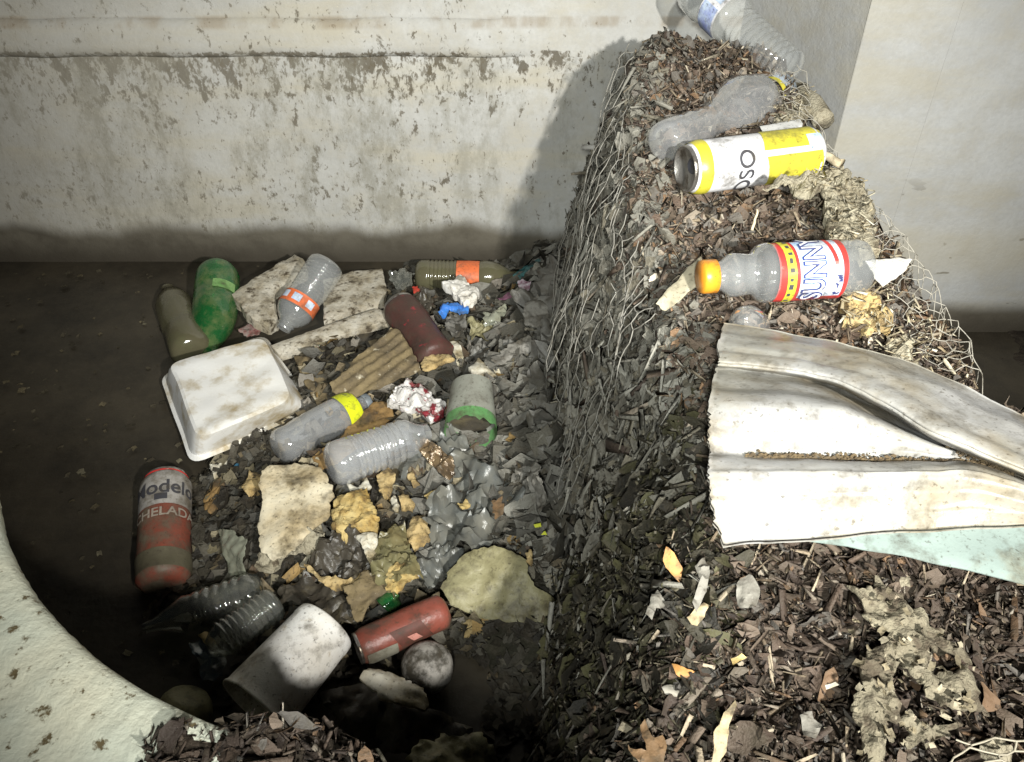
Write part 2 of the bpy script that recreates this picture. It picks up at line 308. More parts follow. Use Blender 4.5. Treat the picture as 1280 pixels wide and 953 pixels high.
# ------------------------------------------------------------ concrete
def concrete(name, stains=True, base=(.50, .50, .48), band=.085, warm=True, edge_amp=.035):
    m = bpy.data.materials.new(name); m.use_nodes = True; t = m.node_tree; N = t.nodes; L = t.links; b = N['Principled BSDF']
    b.inputs['Roughness'].default_value = .82; b.inputs['Specular IOR Level'].default_value = .25
    g = N.new('ShaderNodeNewGeometry'); sep = N.new('ShaderNodeSeparateXYZ'); L.new(g.outputs['Position'], sep.inputs[0])
    def mapv(sx, sy, sz):
        q = N.new('ShaderNodeMapping'); q.inputs['Scale'].default_value = (sx, sy, sz); L.new(g.outputs['Position'], q.inputs['Vector']); return q.outputs[0]
    def noi(v, s, d=6, r=.6, dist=0):
        n = N.new('ShaderNodeTexNoise'); n.inputs['Scale'].default_value = s; n.inputs['Detail'].default_value = d
        n.inputs['Roughness'].default_value = r; n.inputs['Distortion'].default_value = dist; L.new(v, n.inputs['Vector']); return n.outputs['Fac']
    def rng_(f, a, c, lo=0., hi=1.):
        r = N.new('ShaderNodeMapRange'); r.interpolation_type = 'SMOOTHSTEP'
        r.inputs['From Min'].default_value = a; r.inputs['From Max'].default_value = c
        r.inputs['To Min'].default_value = lo; r.inputs['To Max'].default_value = hi; L.new(f, r.inputs['Value']); return r.outputs['Result']
    def ma(op, a, c):
        x = N.new('ShaderNodeMath'); x.operation = op
        for i, q in enumerate((a, c)):
            if isinstance(q, (int, float)): x.inputs[i].default_value = q
            else: L.new(q, x.inputs[i])
        return x.outputs[0]
    def mix(f, a, c, ty='MIX'):
        x = N.new('ShaderNodeMix'); x.data_type = 'RGBA'; x.blend_type = ty
        if isinstance(f, float): x.inputs[0].default_value = f
        else: L.new(f, x.inputs[0])
        for i, q in ((6, a), (7, c)):
            if isinstance(q, tuple): x.inputs[i].default_value = (*q, 1)
            else: L.new(q, x.inputs[i])
        return x.outputs[2]
    one = mapv(1, 1, 1); z = sep.outputs['Z']
    big = noi(one, 4, 5); med = noi(one, 16, 8, .65); fine = noi(one, 160, 4)
    col = mix(rng_(big, .35, .68), base, tuple(c*.80 for c in base))
    col = mix(rng_(med, .40, .72, 0., .6), col, (base[0]*.86, base[1]*.80, base[2]*.68))
    col = mix(rng_(fine, .3, .75, 0, .35), col, tuple(c*.72 for c in base))
    streak = noi(mapv(1, 1, .5), 22, 5, .62, .5)
    warmn = noi(mapv(.4, 1, 2.2), 5, 5)
    col = mix(rng_(warmn, .48, .68, 0, .55), col, (base[0]*.92, base[1]*.84, base[2]*.66))
    if stains:
        # dark flecks and runs, most of them under the ledge and in a loose row above the tide line
        bandm = ma('MAXIMUM', rng_(z, .34, .47, 0, 1), ma('MULTIPLY', rng_(z, .08, .16, 1, 0), 1.))
        fleck = noi(mapv(1, 1, .60), 50, 8, .70, .2)
        lo = ma('SUBTRACT', .612, ma('MULTIPLY', rng_(z, .30, .455, 0, 1), .095))
        lo = ma('SUBTRACT', lo, ma('MULTIPLY', ma('MULTIPLY', rng_(z, .415, .45, 0, 1), rng_(z, .455, .458, 1, 0)), .02))
        lo = ma('SUBTRACT', lo, ma('MULTIPLY', ma('MULTIPLY', rng_(z, .12, .16, 0, 1), rng_(z, .18, .24, 1, 0)), .03))
        lo = ma('ADD', lo, ma('MULTIPLY', rng_(z, .456, .462, 0, 1), .10))
        lo = ma('ADD', lo, ma('MULTIPLY', rng_(sep.outputs['X'], -.25, .15, 0, 1), .05))
        f = rng_(ma('SUBTRACT', fleck, lo), -.040, .040, 0, .85)
        col = mix(f, col, (.085, .07, .045))
        f2 = rng_(ma('SUBTRACT', noi(mapv(1, 1, .6), 110, 4, .6, .3), ma('ADD', lo, .02)), -.02, .05, 0, .7)
        col = mix(f2, col, (.11, .09, .06))
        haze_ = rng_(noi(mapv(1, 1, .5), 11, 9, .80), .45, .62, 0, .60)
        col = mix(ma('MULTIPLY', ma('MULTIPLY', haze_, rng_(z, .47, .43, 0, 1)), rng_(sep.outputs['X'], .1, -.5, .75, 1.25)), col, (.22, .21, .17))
        col = mix(rng_(sep.outputs['X'], -.1, -1.1, 0, .55), col, (.26, .245, .205))  # darker leftward: heavier staining plus torch falloff mixed into the colour
        # thin brown line under the upper lip
        ln = ma('MULTIPLY', rng_(z, .495, .505, 0, 1), rng_(z, .515, .522, 1, 0))
        col = mix(ma('MULTIPLY', ln, rng_(noi(mapv(1, 1, .3), 16, 6), .42, .62, 0, .5)), col, (.24, .185, .12))
    else:
        fl_ = rng_(noi(mapv(.6, 1, 1.2), 30, 6, .5, .4), .665, .70, 0, .8)
        col = mix(ma('MULTIPLY', fl_, rng_(z, .25, .34, 1, 0)), col, (.07, .06, .045))
        warm2 = ma('MULTIPLY', rng_(z, .10, .16, 0, 1), rng_(z, .19, .26, 1, 0))
        col = mix(ma('MULTIPLY', warm2, .45), col, (base[0]*.95, base[1]*.86, base[2]*.66))
    edge = ma('ADD', z, ma('MULTIPLY', ma('SUBTRACT', noi(mapv(1, 1, .3), 5, 4, .5), .5), edge_amp*2.6))
    edge = ma('ADD', edge, ma('MULTIPLY', ma('SUBTRACT', med, .5), .03)); tide = rng_(edge, band - .022, band + .018, 1, 0)
    dn = mix(rng_(med, .35, .7), (.12, .108, .084), (.075, .066, .05))
    dn = mix(rng_(z, .0, .07, .9, 0), dn, (.045, .038, .028))
    col = mix(tide, col, dn)
    L.new(col, b.inputs['Base Color'])
    bp = N.new('ShaderNodeBump'); bp.inputs['Strength'].default_value = .55; bp.inputs['Distance'].default_value = .004
    h = ma('ADD', ma('MULTIPLY', fine, .35), med); L.new(h, bp.inputs['Height']); L.new(bp.outputs[0], b.inputs['Normal'])
    return m
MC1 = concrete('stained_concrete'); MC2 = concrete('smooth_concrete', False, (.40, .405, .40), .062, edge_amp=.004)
def slab_wall(name, x0, x1, y0, y1, z0, z1, m, parent=None, bev=.0, seg=.02, seed=1, amp=.0012):
    """box whose pool-facing side is a fine wavy sheet"""
    xs = np.arange(x0, x1 + seg/2, seg); zs = np.arange(z0, z1 + seg/2, seg)
    XX, ZZ = np.meshgrid(xs, zs); Yf = y0 + fbm(XX, ZZ, 5, seed)*amp*3
    V = np.stack([XX, Yf, ZZ], -1).reshape(-1, 3).tolist(); F = grid_faces(len(xs), len(zs)).tolist()
    nX, nZ = len(xs), len(zs); n = len(V)
    xe, ze = xs[-1], zs[-1]
    V += [(x0, y1, z0), (xe, y1, z0), (xe, y1, ze), (x0, y1, ze)]
    F += [(n, n+3, n+2, n+1)]
    left = [i*nX for i in range(nZ)]; right = [i*nX + nX-1 for i in range(nZ)]; top = [(nZ-1)*nX + i for i in range(nX)]; bot = list(range(nX))
    F += [tuple(left + [n+3, n]), tuple(reversed(right)) + (n+1, n+2), tuple(reversed(bot)) + (n, n+1), tuple(top) + (n+2, n+3)]
    return obj(name, V, F, m, parent, smooth=False, recentre=True) if parent is None else obj(name, V, F, m, parent, smooth=False)
WALLY = 1.59
w1 = thing('concrete_wall', 'pale stained concrete wall behind the pool of rubbish, with a horizontal ledge', 'wall', (-.6, WALLY, -.12))
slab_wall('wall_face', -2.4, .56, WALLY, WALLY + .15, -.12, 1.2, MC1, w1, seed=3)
# ledge with rounded edges, running out behind the bank
LV, LF = [], []
prof = [(0, .446), (.006, .449), (.013, .456), (.014, .470), (.013, .492), (.010, .506), (.004, .514), (0, .516)]
xs = np.arange(-2.4, .1401, .02)
for i, x in enumerate(xs):
    f = 1 - float(sm(-.15, .14, x)); w = .0012*math.sin(x*23) + .0012*noise.noise(Vector((x*14, 0, 0)))
    for (d, z) in prof: LV.append((x, WALLY - .0015 - d*f + (w if d > 0 else 0), z + w))
k = len(prof)
for i in range(len(xs)-1):
    for j in range(k-1): LF.append((i*k+j, (i+1)*k+j, (i+1)*k+j+1, i*k+j+1))
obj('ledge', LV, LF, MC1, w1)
w2 = thing('concrete_buttress', 'smooth grey concrete projection with narrow joint lines to the right of the bank', 'wall', (1.1, 1.45, -.12))
slab_wall('wall_face', .545, .691, 1.3105, 1.60, -.12, 1.2, MC2, w2, seed=5)
slab_wall('wall_face', .6848, 2.0, 1.3099, 1.60, -.12, 1.2, MC2, w2, seed=5)

obj('chamfer_face', [(.546, 1.3095, -.12), (.546, 1.3095, 1.2), (.425, 1.60, 1.2), (.425, 1.60, -.12), (.60, 1.60, -.12), (.60, 1.60, 1.2)],
    [(0, 1, 2, 3), (3, 2, 5, 4), (0, 3, 4), (1, 5, 2)], MC2, w2, smooth=False)  # return face, slanted so it catches more of the torch light
# curved concrete edge in the near left corner
pts = [P(0, 655, .40), P(100, 800, .40), P(285, 905, .40)]
ax, ay, bx, by, cx, cy = pts[0].x, pts[0].y, pts[1].x, pts[1].y, pts[2].x, pts[2].y
d = 2*(ax*(by-cy) + bx*(cy-ay) + cx*(ay-by))
ux = ((ax*ax+ay*ay)*(by-cy) + (bx*bx+by*by)*(cy-ay) + (cx*cx+cy*cy)*(ay-by))/d
uy = ((ax*ax+ay*ay)*(cx-bx) + (bx*bx+by*by)*(ax-cx) + (cx*cx+cy*cy)*(bx-ax))/d
R0 = math.hypot(ax-ux, ay-uy)
MC3 = mat('pale_rendered_concrete', (.66, .64, .50), (.55, .59, .50), 7, .75, .45, 170, (.13, .10, .05), 70, .385, dsharp=.035, spec=.3, grime=False)
pr = [(.09, -.30), (.07, -.07), (.02, -.05), (.001, -.022), (.0, -.010), (.002, -.004), (.006, -.001), (.012, .0), (.036, .0), (.039, -.0008), (.042, -.003)]
pr += [(.042 + i*.03, -.003 - i*.0012) for i in range(1, 20)]; pr += [(.62, -.35)]
aA = math.atan2(ay-uy, ax-ux) % (2*PI); aB = math.atan2(cy-uy, cx-ux) % (2*PI)
print('collar', ux, uy, R0, math.degrees(aA), math.degrees(aB))
a0, a1 = aA - math.radians(10), aB + math.radians(3); n = 160; V = []; F = []
for i in range(n+1):
    a = a0 + (a1-a0)*i/n
    for (r, z) in pr:
        rr_ = R0 + r; x = ux + rr_*math.cos(a); y = uy + rr_*math.sin(a)
        q = nz((x, y, z), 40, 2)*.0012 + nz((x, y, z), 150, 5)*.0008
        V.append((x + q*math.cos(a)*(r < .02), y + q*math.sin(a)*(r < .02), .40 + z + q*(z > -.05)))
k = len(pr)
for i in range(n):
    for j in range(k-1): F.append((i*k+j, i*k+j+1, (i+1)*k+j+1, (i+1)*k+j))
tag(obj('concrete_collar', V, F, MC3), 'pale curved concrete rim in the near left corner, speckled with dirt', 'concrete rim')

# ------------------------------------------------------------ leaf litter (uncountable)
def tri_sample(n, wfun):
    V = TV.reshape(-1, 3); F = grid_faces(nx, ny)
    c = V[F].mean(1); e1 = V[F[:, 1]] - V[F[:, 0]]; e2 = V[F[:, 3]] - V[F[:, 0]]
    nr = np.cross(e1, e2); ar = np.linalg.norm(nr, axis=1); nr /= ar[:, None]
    w = ar * wfun(c, nr); w = np.clip(w, 0, None); w /= w.sum()
    idx = rng.choice(len(F), n, p=w)
    u, v = rng.random(n)[:, None], rng.random(n)[:, None]
    return V[F[idx, 0]] + e1[idx]*u + e2[idx]*v, nr[idx]
def leaf_t():
    V = []; rows = [(-1, .08), (-.72, .34), (-.3, .52), (.15, .54), (.6, .34), (1, .03)]
    for x, w in rows: V += [(x, -w, 0), (x, 0, 0), (x, w, 0)]
    F = [];
    for i in range(len(rows)-1):
        for j in range(2): a = i*3+j; F.append((a, a+3, a+4, a+1))
    return np.array(V, float), np.array(F)
def chip_t():
    V = [(-1, -.16, -.07), (1, -.10, -.05), (1, .12, -.05), (-1, .2, -.07), (-1, -.16, .07), (1, -.10, .05), (1, .12, .05), (-1, .2, .07)]
    F = [(0, 3, 2, 1), (4, 5, 6, 7), (0, 1, 5, 4), (1, 2, 6, 5), (2, 3, 7, 6), (3, 0, 4, 7)]
    return np.array(V, float), np.array(F)
def scrap_t():
    V = []
    for i in range(3):
        for j in range(3): V.append(((i-1)*(1 if j != 1 else .8), (j-1)*.7*(1 if i != 1 else 1.15), .25*((i+j) % 2)))
    F = [(i*3+j, i*3+j+3, i*3+j+4, i*3+j+1) for i in range(2) for j in range(2)]
    return np.array(V, float), np.array(F)
def scatter(name, tmpl, pos, nrm, size, tilt, cols, lift=.0, bend=.35, wid=(.5, 1.3), m=None, along=None):
    n = len(pos); T, TF = tmpl; k = len(T)
    sz = rng.uniform(size[0], size[1], n) * rng.choice([.6, 1, 1, 1.25], n)
    sh = np.repeat(T[None], n, 0) * np.stack([np.ones(n), rng.uniform(*wid, n), np.ones(n)], -1)[:, None, :]
    sh[..., :2] += rng.normal(0, .07, sh[..., :2].shape)
    b1 = rng.uniform(-bend, bend, n)[:, None]; b2 = rng.uniform(0, bend*1.4, n)[:, None]
    sh[..., 2] += b1*sh[..., 0]**2 + b2*np.abs(sh[..., 1]) + rng.normal(0, .05, sh.shape[:2])
    nn = nrm + rng.normal(0, tilt, (n, 3)); nn /= np.linalg.norm(nn, axis=1)[:, None]
    h = rng.normal(0, 1, (n, 3))
    if along is not None: h = h*.5 + np.array(along)
    xa = h - (h*nn).sum(1)[:, None]*nn; xa /= np.linalg.norm(xa, axis=1)[:, None]; ya = np.cross(nn, xa)
    sh = sh * (sz/2)[:, None, None]
    W = pos[:, None] + sh[..., :1]*xa[:, None] + sh[..., 1:2]*ya[:, None] + sh[..., 2:]*nn[:, None] + (nrm*(lift + rng.uniform(-.002, .006, n)[:, None]))[:, None]
    F = (np.arange(n)[:, None, None]*k + TF[None]).reshape(-1, TF.shape[1])
    col = np.repeat(cols[:, None], k, 1).reshape(-1, 3) * rng.uniform(.85, 1.15, (n*k, 1))
    return W.reshape(-1, 3), F, col
def merge(parts):
    V, F, Cc = [], [], []; o = 0
    for v, f, c in parts: V.append(v); F.append(f + o); Cc.append(c); o += len(v)
    return np.concatenate(V), np.concatenate(F), np.concatenate(Cc)
def pal(n, cols, ws, var=.35):
    cols = np.array(cols); i = rng.choice(len(cols), n, p=np.array(ws)/sum(ws))
    return cols[i] * rng.uniform(1-var, 1+var, (n, 1))
MG = [(.195, .186, .157), (.215, .207, .178), (.165, .156, .13), (.24, .232, .20), (.165, .15, .115)]
BR = [(.070, .050, .037), (.105, .080, .060), (.045, .033, .026), (.19, .16, .125), (.34, .30, .24), (.13, .082, .048), (.095, .086, .075)]
def isface(c): return (1 - sm(-.01, .05, c[:, 0] - xl(c[:, 1]))) * (c[:, 2] > .03) * (c[:, 0] > xb(c[:, 1]) - .06)
def istop(c): return sm(-.03, .01, c[:, 0] - xl(c[:, 1])) * (c[:, 2] > .2)
parts = []
lt, ct, st = leaf_t(), chip_t(), scrap_t()
# grey plastered leaves on the pool side
p_, n_ = tri_sample(3600, lambda c, n: isface(c)*sm(.48, .62, c[:, 1]))
parts.append(scatter('', lt, p_, n_, (.012, .036), .16, pal(3600, MG, [4, 3, 3, 1.2, 2], .16), .002, .3, along=(0, -.3, -.8)))
p_, n_ = tri_sample(2600, lambda c, n: isface(c)*sm(.48, .62, c[:, 1]))
parts.append(scatter('', st, p_, n_, (.006, .024), .22, pal(2600, MG, [4, 3, 3, 1.0, 2], .18), .002, .5))
p_, n_ = tri_sample(420, lambda c, n: isface(c)*(c[:, 1] > .62))
parts.append(scatter('', ct, p_, n_, (.02, .05), .35, pal(420, MG + BR[:4], [2, 2, 2, 1, 1, 2, 1, 1, .6]), .003, .2, along=(0, -.2, -.6)))
p_, n_ = tri_sample(9000, lambda c, n: isface(c)*sm(.40, .60, c[:, 1]))
parts.append(scatter('', ct, p_, n_, (.003, .011), .4, pal(9000, MG, [4, 3, 3, 1, 3], .22), .003, .3, (.6, 2.4)))
p_, n_ = tri_sample(6000, lambda c, n: isface(c)*(1 - sm(.50, .72, c[:, 1]))*(c[:, 1] > .24))
parts.append(scatter('', ct, p_, n_, (.004, .016), .6, pal(6000, [(.05, .045, .03), (.08, .07, .045), (.03, .027, .02), (.15, .13, .09)], [3, 3, 3, .4]), .004, .3, (.5, 2.0)))
# olive and dark leaves low in the pit, palette dimmed further for the shade there
p_, n_ = tri_sample(2600, lambda c, n: isface(c)*(1 - sm(.50, .72, c[:, 1]))*(c[:, 1] > .24))
parts.append(scatter('', lt, p_, n_, (.012, .036), .35, .62*pal(2600, [(.075, .07, .035), (.05, .045, .03), (.11, .105, .05), (.03, .027, .02)], [3, 3, 1, 3]), .003, .4))
# top: shredded brown litter
wt = lambda c, n: istop(c)*(c[:, 1] > .58)*(c[:, 0] < xr(c[:, 1]) + .09)
p_, n_ = tri_sample(26000, wt)
parts.append(scatter('', ct, p_, n_, (.004, .017), .6, 1.5*pal(26000, BR, [4, 5, 3, 1.3, .2, 1.5, 3], .25), .001, .4, (.5, 2.2)))
p_, n_ = tri_sample(7000, wt)
parts.append(scatter('', lt, p_, n_, (.008, .028), .45, 1.45*pal(7000, BR, [4, 5, 3, 1.0, .1, 1.5, 4], .25), .002, .4))
# right edge: paler fibre bits
p_, n_ = tri_sample(4500, lambda c, n: sm(-.08, .0, c[:, 0] - xr(c[:, 1]))*(c[:, 1] > .6)*(c[:, 2] > .05)*(c[:, 0] < xr(c[:, 1]) + .10))
parts.append(scatter('', ct, p_, n_, (.005, .026), .6, pal(4500, [(.36, .31, .22), (.24, .19, .12), (.46, .41, .30), (.12, .09, .06)], [2, 3, 1.2, 3]), .003, .6, (.3, 1.5)))
# fine pale fibres and stalks
p_, n_ = tri_sample(5000, lambda c, n: istop(c)*(c[:, 1] > .12)*(c[:, 0] < .7))
parts.append(scatter('', ct, p_, n_, (.008, .030), .5, pal(5000, [(.30, .25, .18), (.20, .16, .11), (.42, .37, .28), (.12, .09, .06)], [3, 3, 1, 3]), .004, .5, (.12, .3)))
p_, n_ = tri_sample(900, lambda c, n: isface(c)*(c[:, 1] > .35))
parts.append(scatter('', ct, p_, n_, (.012, .045), .3, pal(900, MG, [3, 3, 1, 3, 2]), .004, .5, (.12, .25), along=(0, -.2, -.8)))
# near mulch
near = lambda c, n: (istop(c) + (c[:, 2] > .22)*(c[:, 1] < .40))*(c[:, 1] < .64)*(c[:, 1] > .12)*(c[:, 0] < .9)*(c[:, 0] > -.5)
p_, n_ = tri_sample(42000, near)
parts.append(scatter('', ct, p_, n_, (.0035, .013), .8, .8*pal(42000, BR, [7, 5, 6, .9, .35, 1.0, 2]), .002, .3, (.5, 2.4)))
p_, n_ = tri_sample(7000, near)
parts.append(scatter('', lt, p_, n_, (.006, .019), .6, .8*pal(7000, BR, [6, 4, 5, .7, .15, 1.0, 2]), .003, .5))
p_, n_ = tri_sample(1500, near)
parts.append(scatter('', lt, p_, n_, (.014, .027), .4, pal(1500, BR, [5, 5, 3, .5, .05, 1.5, 2]), .004, .6))
p_, n_ = tri_sample(2200, near)
parts.append(scatter('', ct, p_, n_, (.014, .034), .5, pal(2200, BR, [4, 4, 3, 1, .5, 1.5, 2]), .004, .3, (.3, .9)))
# drifted scraps between the floating rubbish
pool = lambda c, n: (c[:, 2] < .09)*(c[:, 2] > -.005)*(c[:, 0] > -.50)*(c[:, 0] < .12)*(c[:, 1] > .45)*(c[:, 1] < 1.55)
p_, n_ = tri_sample(520, lambda c, n: pool(c, n)*(c[:, 0] > -.36)*(c[:, 0] < .02)*(c[:, 1] > .62)*(c[:, 1] < 1.42))
parts.append(scatter('', st, p_, n_, (.012, .034), .45, pal(520, [(.34, .29, .19), (.20, .16, .10), (.13, .125, .11), (.42, .38, .28), (.10, .07, .045), (.22, .20, .17), (.30, .20, .08)], [2, 3, 4, 1, 3, 2, 1]), .006, .6))
for (x0, x1, y0, y1, z_, n__) in [(1060, 1130, 730, 800, .378, 90), (1085, 1210, 760, 840, .378, 130), (1070, 1130, 800, 950, .380, 150), (1145, 1225, 830, 890, .374, 90), (1110, 1215, 885, 935, .372, 90),
        (1035, 1090, 225, 315, .460, 220), (990, 1062, 212, 240, .466, 110), (966, 1014, 104, 155, .490, 110), (1050, 1120, 360, 410, .425, 120), (1095, 1165, 400, 470, .415, 150)]:
    pp = np.array([list(P(rng.uniform(x0, x1), rng.uniform(y0, y1), z_ + rng.uniform(-.004, .006))) for _ in range(n__)]); nn_ = np.tile([0., 0., 1.], (n__, 1))
    near_ = y0 > 600; n__ = n__//6 if near_ else n__*2//3; pp = pp[:n__]; nn_ = nn_[:n__]
    parts.append(scatter('', st if near_ else ct, pp, nn_, (.003, .008) if near_ else (.003, .013), .6, pal(n__, [(.27, .24, .17), (.20, .17, .11), (.36, .32, .23)] if near_ else [(.46, .42, .31), (.34, .29, .19), (.55, .51, .40), (.22, .18, .11)], [3, 3, 1] if near_ else [3, 3, 1, 2]), .0, .6))
p_, n_ = tri_sample(700, lambda c, n: pool(c, n)*sm(-.22, -.02, c[:, 0])*(c[:, 1] > .70))
parts.append(scatter('', st, p_, n_, (.018, .055), .35, pal(700, [(.12, .115, .10), (.16, .155, .135), (.08, .075, .06)], [3, 2, 3]), .004, .5))
k_ = 420; fp = np.stack([rng.uniform(-1.1, -.36, k_), rng.uniform(.45, 1.57, k_), np.full(k_, .0015)], -1); fn = np.tile([0., 0., 1.], (k_, 1))
parts.append(scatter('', st, fp, fn, (.003, .014), .08, pal(k_, [(.07, .06, .04), (.12, .10, .06), (.2, .18, .12)], [5, 2, .5]), .0, .1))
p_, n_ = tri_sample(4200, pool)
g = [(.045, .040, .029), (.075, .068, .052), (.028, .024, .018), (.15, .13, .08), (.24, .21, .14), (.09, .07, .04)]
parts.append(scatter('', st, p_, n_, (.006, .024), .35, pal(4200, g, [5, 4, 5, 1.0, .4, 1]), .001, .4))
p_, n_ = tri_sample(2600, pool)
parts.append(scatter('', lt, p_, n_, (.010, .032), .25, pal(2600, g, [5, 4, 5, .7, .1, 1]), .001, .4))
V_, F_, C_ = merge([(v, f, c) for v, f, c in parts if f.shape[1] == 4])
ML = mat('litter', (1, 1, 1), None, 160, .6, .6, 260, attr=True, spec=.3)
lit = np_mesh('leaf_litter', V_, F_, ML, C_, smooth=True); lit['kind'] = 'stuff'
lit['label'] = 'shredded leaves, bark chips and silt-coated leaf scraps'

# ------------------------------------------------------------ generic builders
def resample(poly, step):
    out = []
    for a, b_ in zip(poly, poly[1:] + poly[:1]):
        n = max(1, int((b_-a).length/step)); out += [a.lerp(b_, i/n) for i in range(n)]
    return out
def shard(name, label, cat, px, z, m, thick=.004, bump=.004, bs=30, rag=.003, rib=None, step=None, seed=None, group=None, sag=0, parent=None):
    """a piece of sheet or slab lying at height z (number, or one height per corner): outline at its real size, real thickness, wavy, ragged rim"""
    seed = seed if seed is not None else len(bpy.data.objects) % 97
    zs = z if isinstance(z, (list, tuple)) else [z]*len(px)
    poly = [P(a, b_, zz) for (a, b_), zz in zip(px, zs)]
    c = sum(poly, Vector())/len(poly)
    nrm = Vector()
    for a, b_ in zip(poly, poly[1:] + poly[:1]): nrm += (a-c).cross(b_-c)
    nrm.normalize(); 
    if nrm.z < 0: nrm = -nrm
    ex = (poly[1]-poly[0]); ex = (ex - nrm*ex.dot(nrm)).normalized(); ey = nrm.cross(ex)
    size = max((p-c).length for p in poly); step = step or max(.0028, size/20)
    rp = resample(poly, step)
    p2 = []; hts = []
    for p in rp:
        q = p - c; r = Vector((q.dot(ex), q.dot(ey))); k = nz(p, 1/step/2.2, seed)*rag*2 + nz(p, 1/step/6, seed+3)*rag*2
        if r.length > 1e-6: r = r + r.normalized()*k
        p2.append(r); hts.append(q.dot(nrm))
    xs = [p.x for p in p2]; ys = [p.y for p in p2]; nb = len(p2)
    pts_ = list(p2)
    y = min(ys)
    while y < max(ys):
        x = min(xs)
        while x < max(xs):
            q = Vector((x + random.uniform(-.3, .3)*step, y + random.uniform(-.3, .3)*step))
            ins = False; j = nb-1
            for i in range(nb):
                if ((p2[i].y > q.y) != (p2[j].y > q.y)) and q.x < (p2[j].x-p2[i].x)*(q.y-p2[i].y)/(p2[j].y-p2[i].y)+p2[i].x: ins = not ins
                j = i
            if ins and min((q-p).length for p in p2) > step*.55: pts_.append(q)
            x += step
        y += step
    vo, ed, fo, ov, oe, of = geometry.delaunay_2d_cdt(pts_, [(i, (i+1) % nb) for i in range(nb)], [], 1, 1e-7)
    A = np.array([list(p) for p in p2]); H = np.array(hts)
    top, bot = [], []
    for v in vo:
        q = np.array([v[0], v[1]]); dd = ((A-q)**2).sum(1); w = 1/(dd+1e-8)**1.5; h = float((w*H).sum()/w.sum())
        edge = min(1, math.sqrt(dd.min())/(thick*1.2 + 1e-6))
        W = c + ex*v[0] + ey*v[1]
        bb = nz(W, bs, seed)*bump*1.6 + nz(W, bs*3, seed+1)*bump*.6 + nz(W, bs*8, seed+2)*bump*.3
        if rib: bb += rib[0]*math.sin((v[0]*math.cos(rib[2]) + v[1]*math.sin(rib[2]))*2*PI/rib[1])
        rnd = min(thick*.35, .0035)*(1 - math.sqrt(max(0, 1-(1-edge)**2)))
        sg = sag*min(1, dd.min()**.5/(size*.6))
        top.append(W + nrm*(h + bb + sg - rnd)); bot.append(W + nrm*(h + bb + sg - thick + rnd))
    n = len(top); F = [tuple(f) for f in fo]
    # orient up
    Fs = []
    for f in F:
        a, b_, d_ = top[f[0]], top[f[1]], top[f[2]]
        Fs.append(f if (b_-a).cross(d_-a).dot(nrm) > 0 else tuple(reversed(f)))
    allF = list(Fs) + [tuple(i+n for i in reversed(f)) for f in Fs]
    ec = {}
    for f in Fs:
        for a, b_ in zip(f, f[1:] + f[:1]): ec[(a, b_)] = 1
    for (a, b_) in ec:
        if (b_, a) not in ec: allF.append((b_, a, a+n, b_+n))
    o = obj(name, top + bot, allF, m, parent)
    try: o.data.set_sharp_from_angle(angle=math.radians(45))
    except Exception: pass
    return tag(o, label, cat, group) if parent is None else o

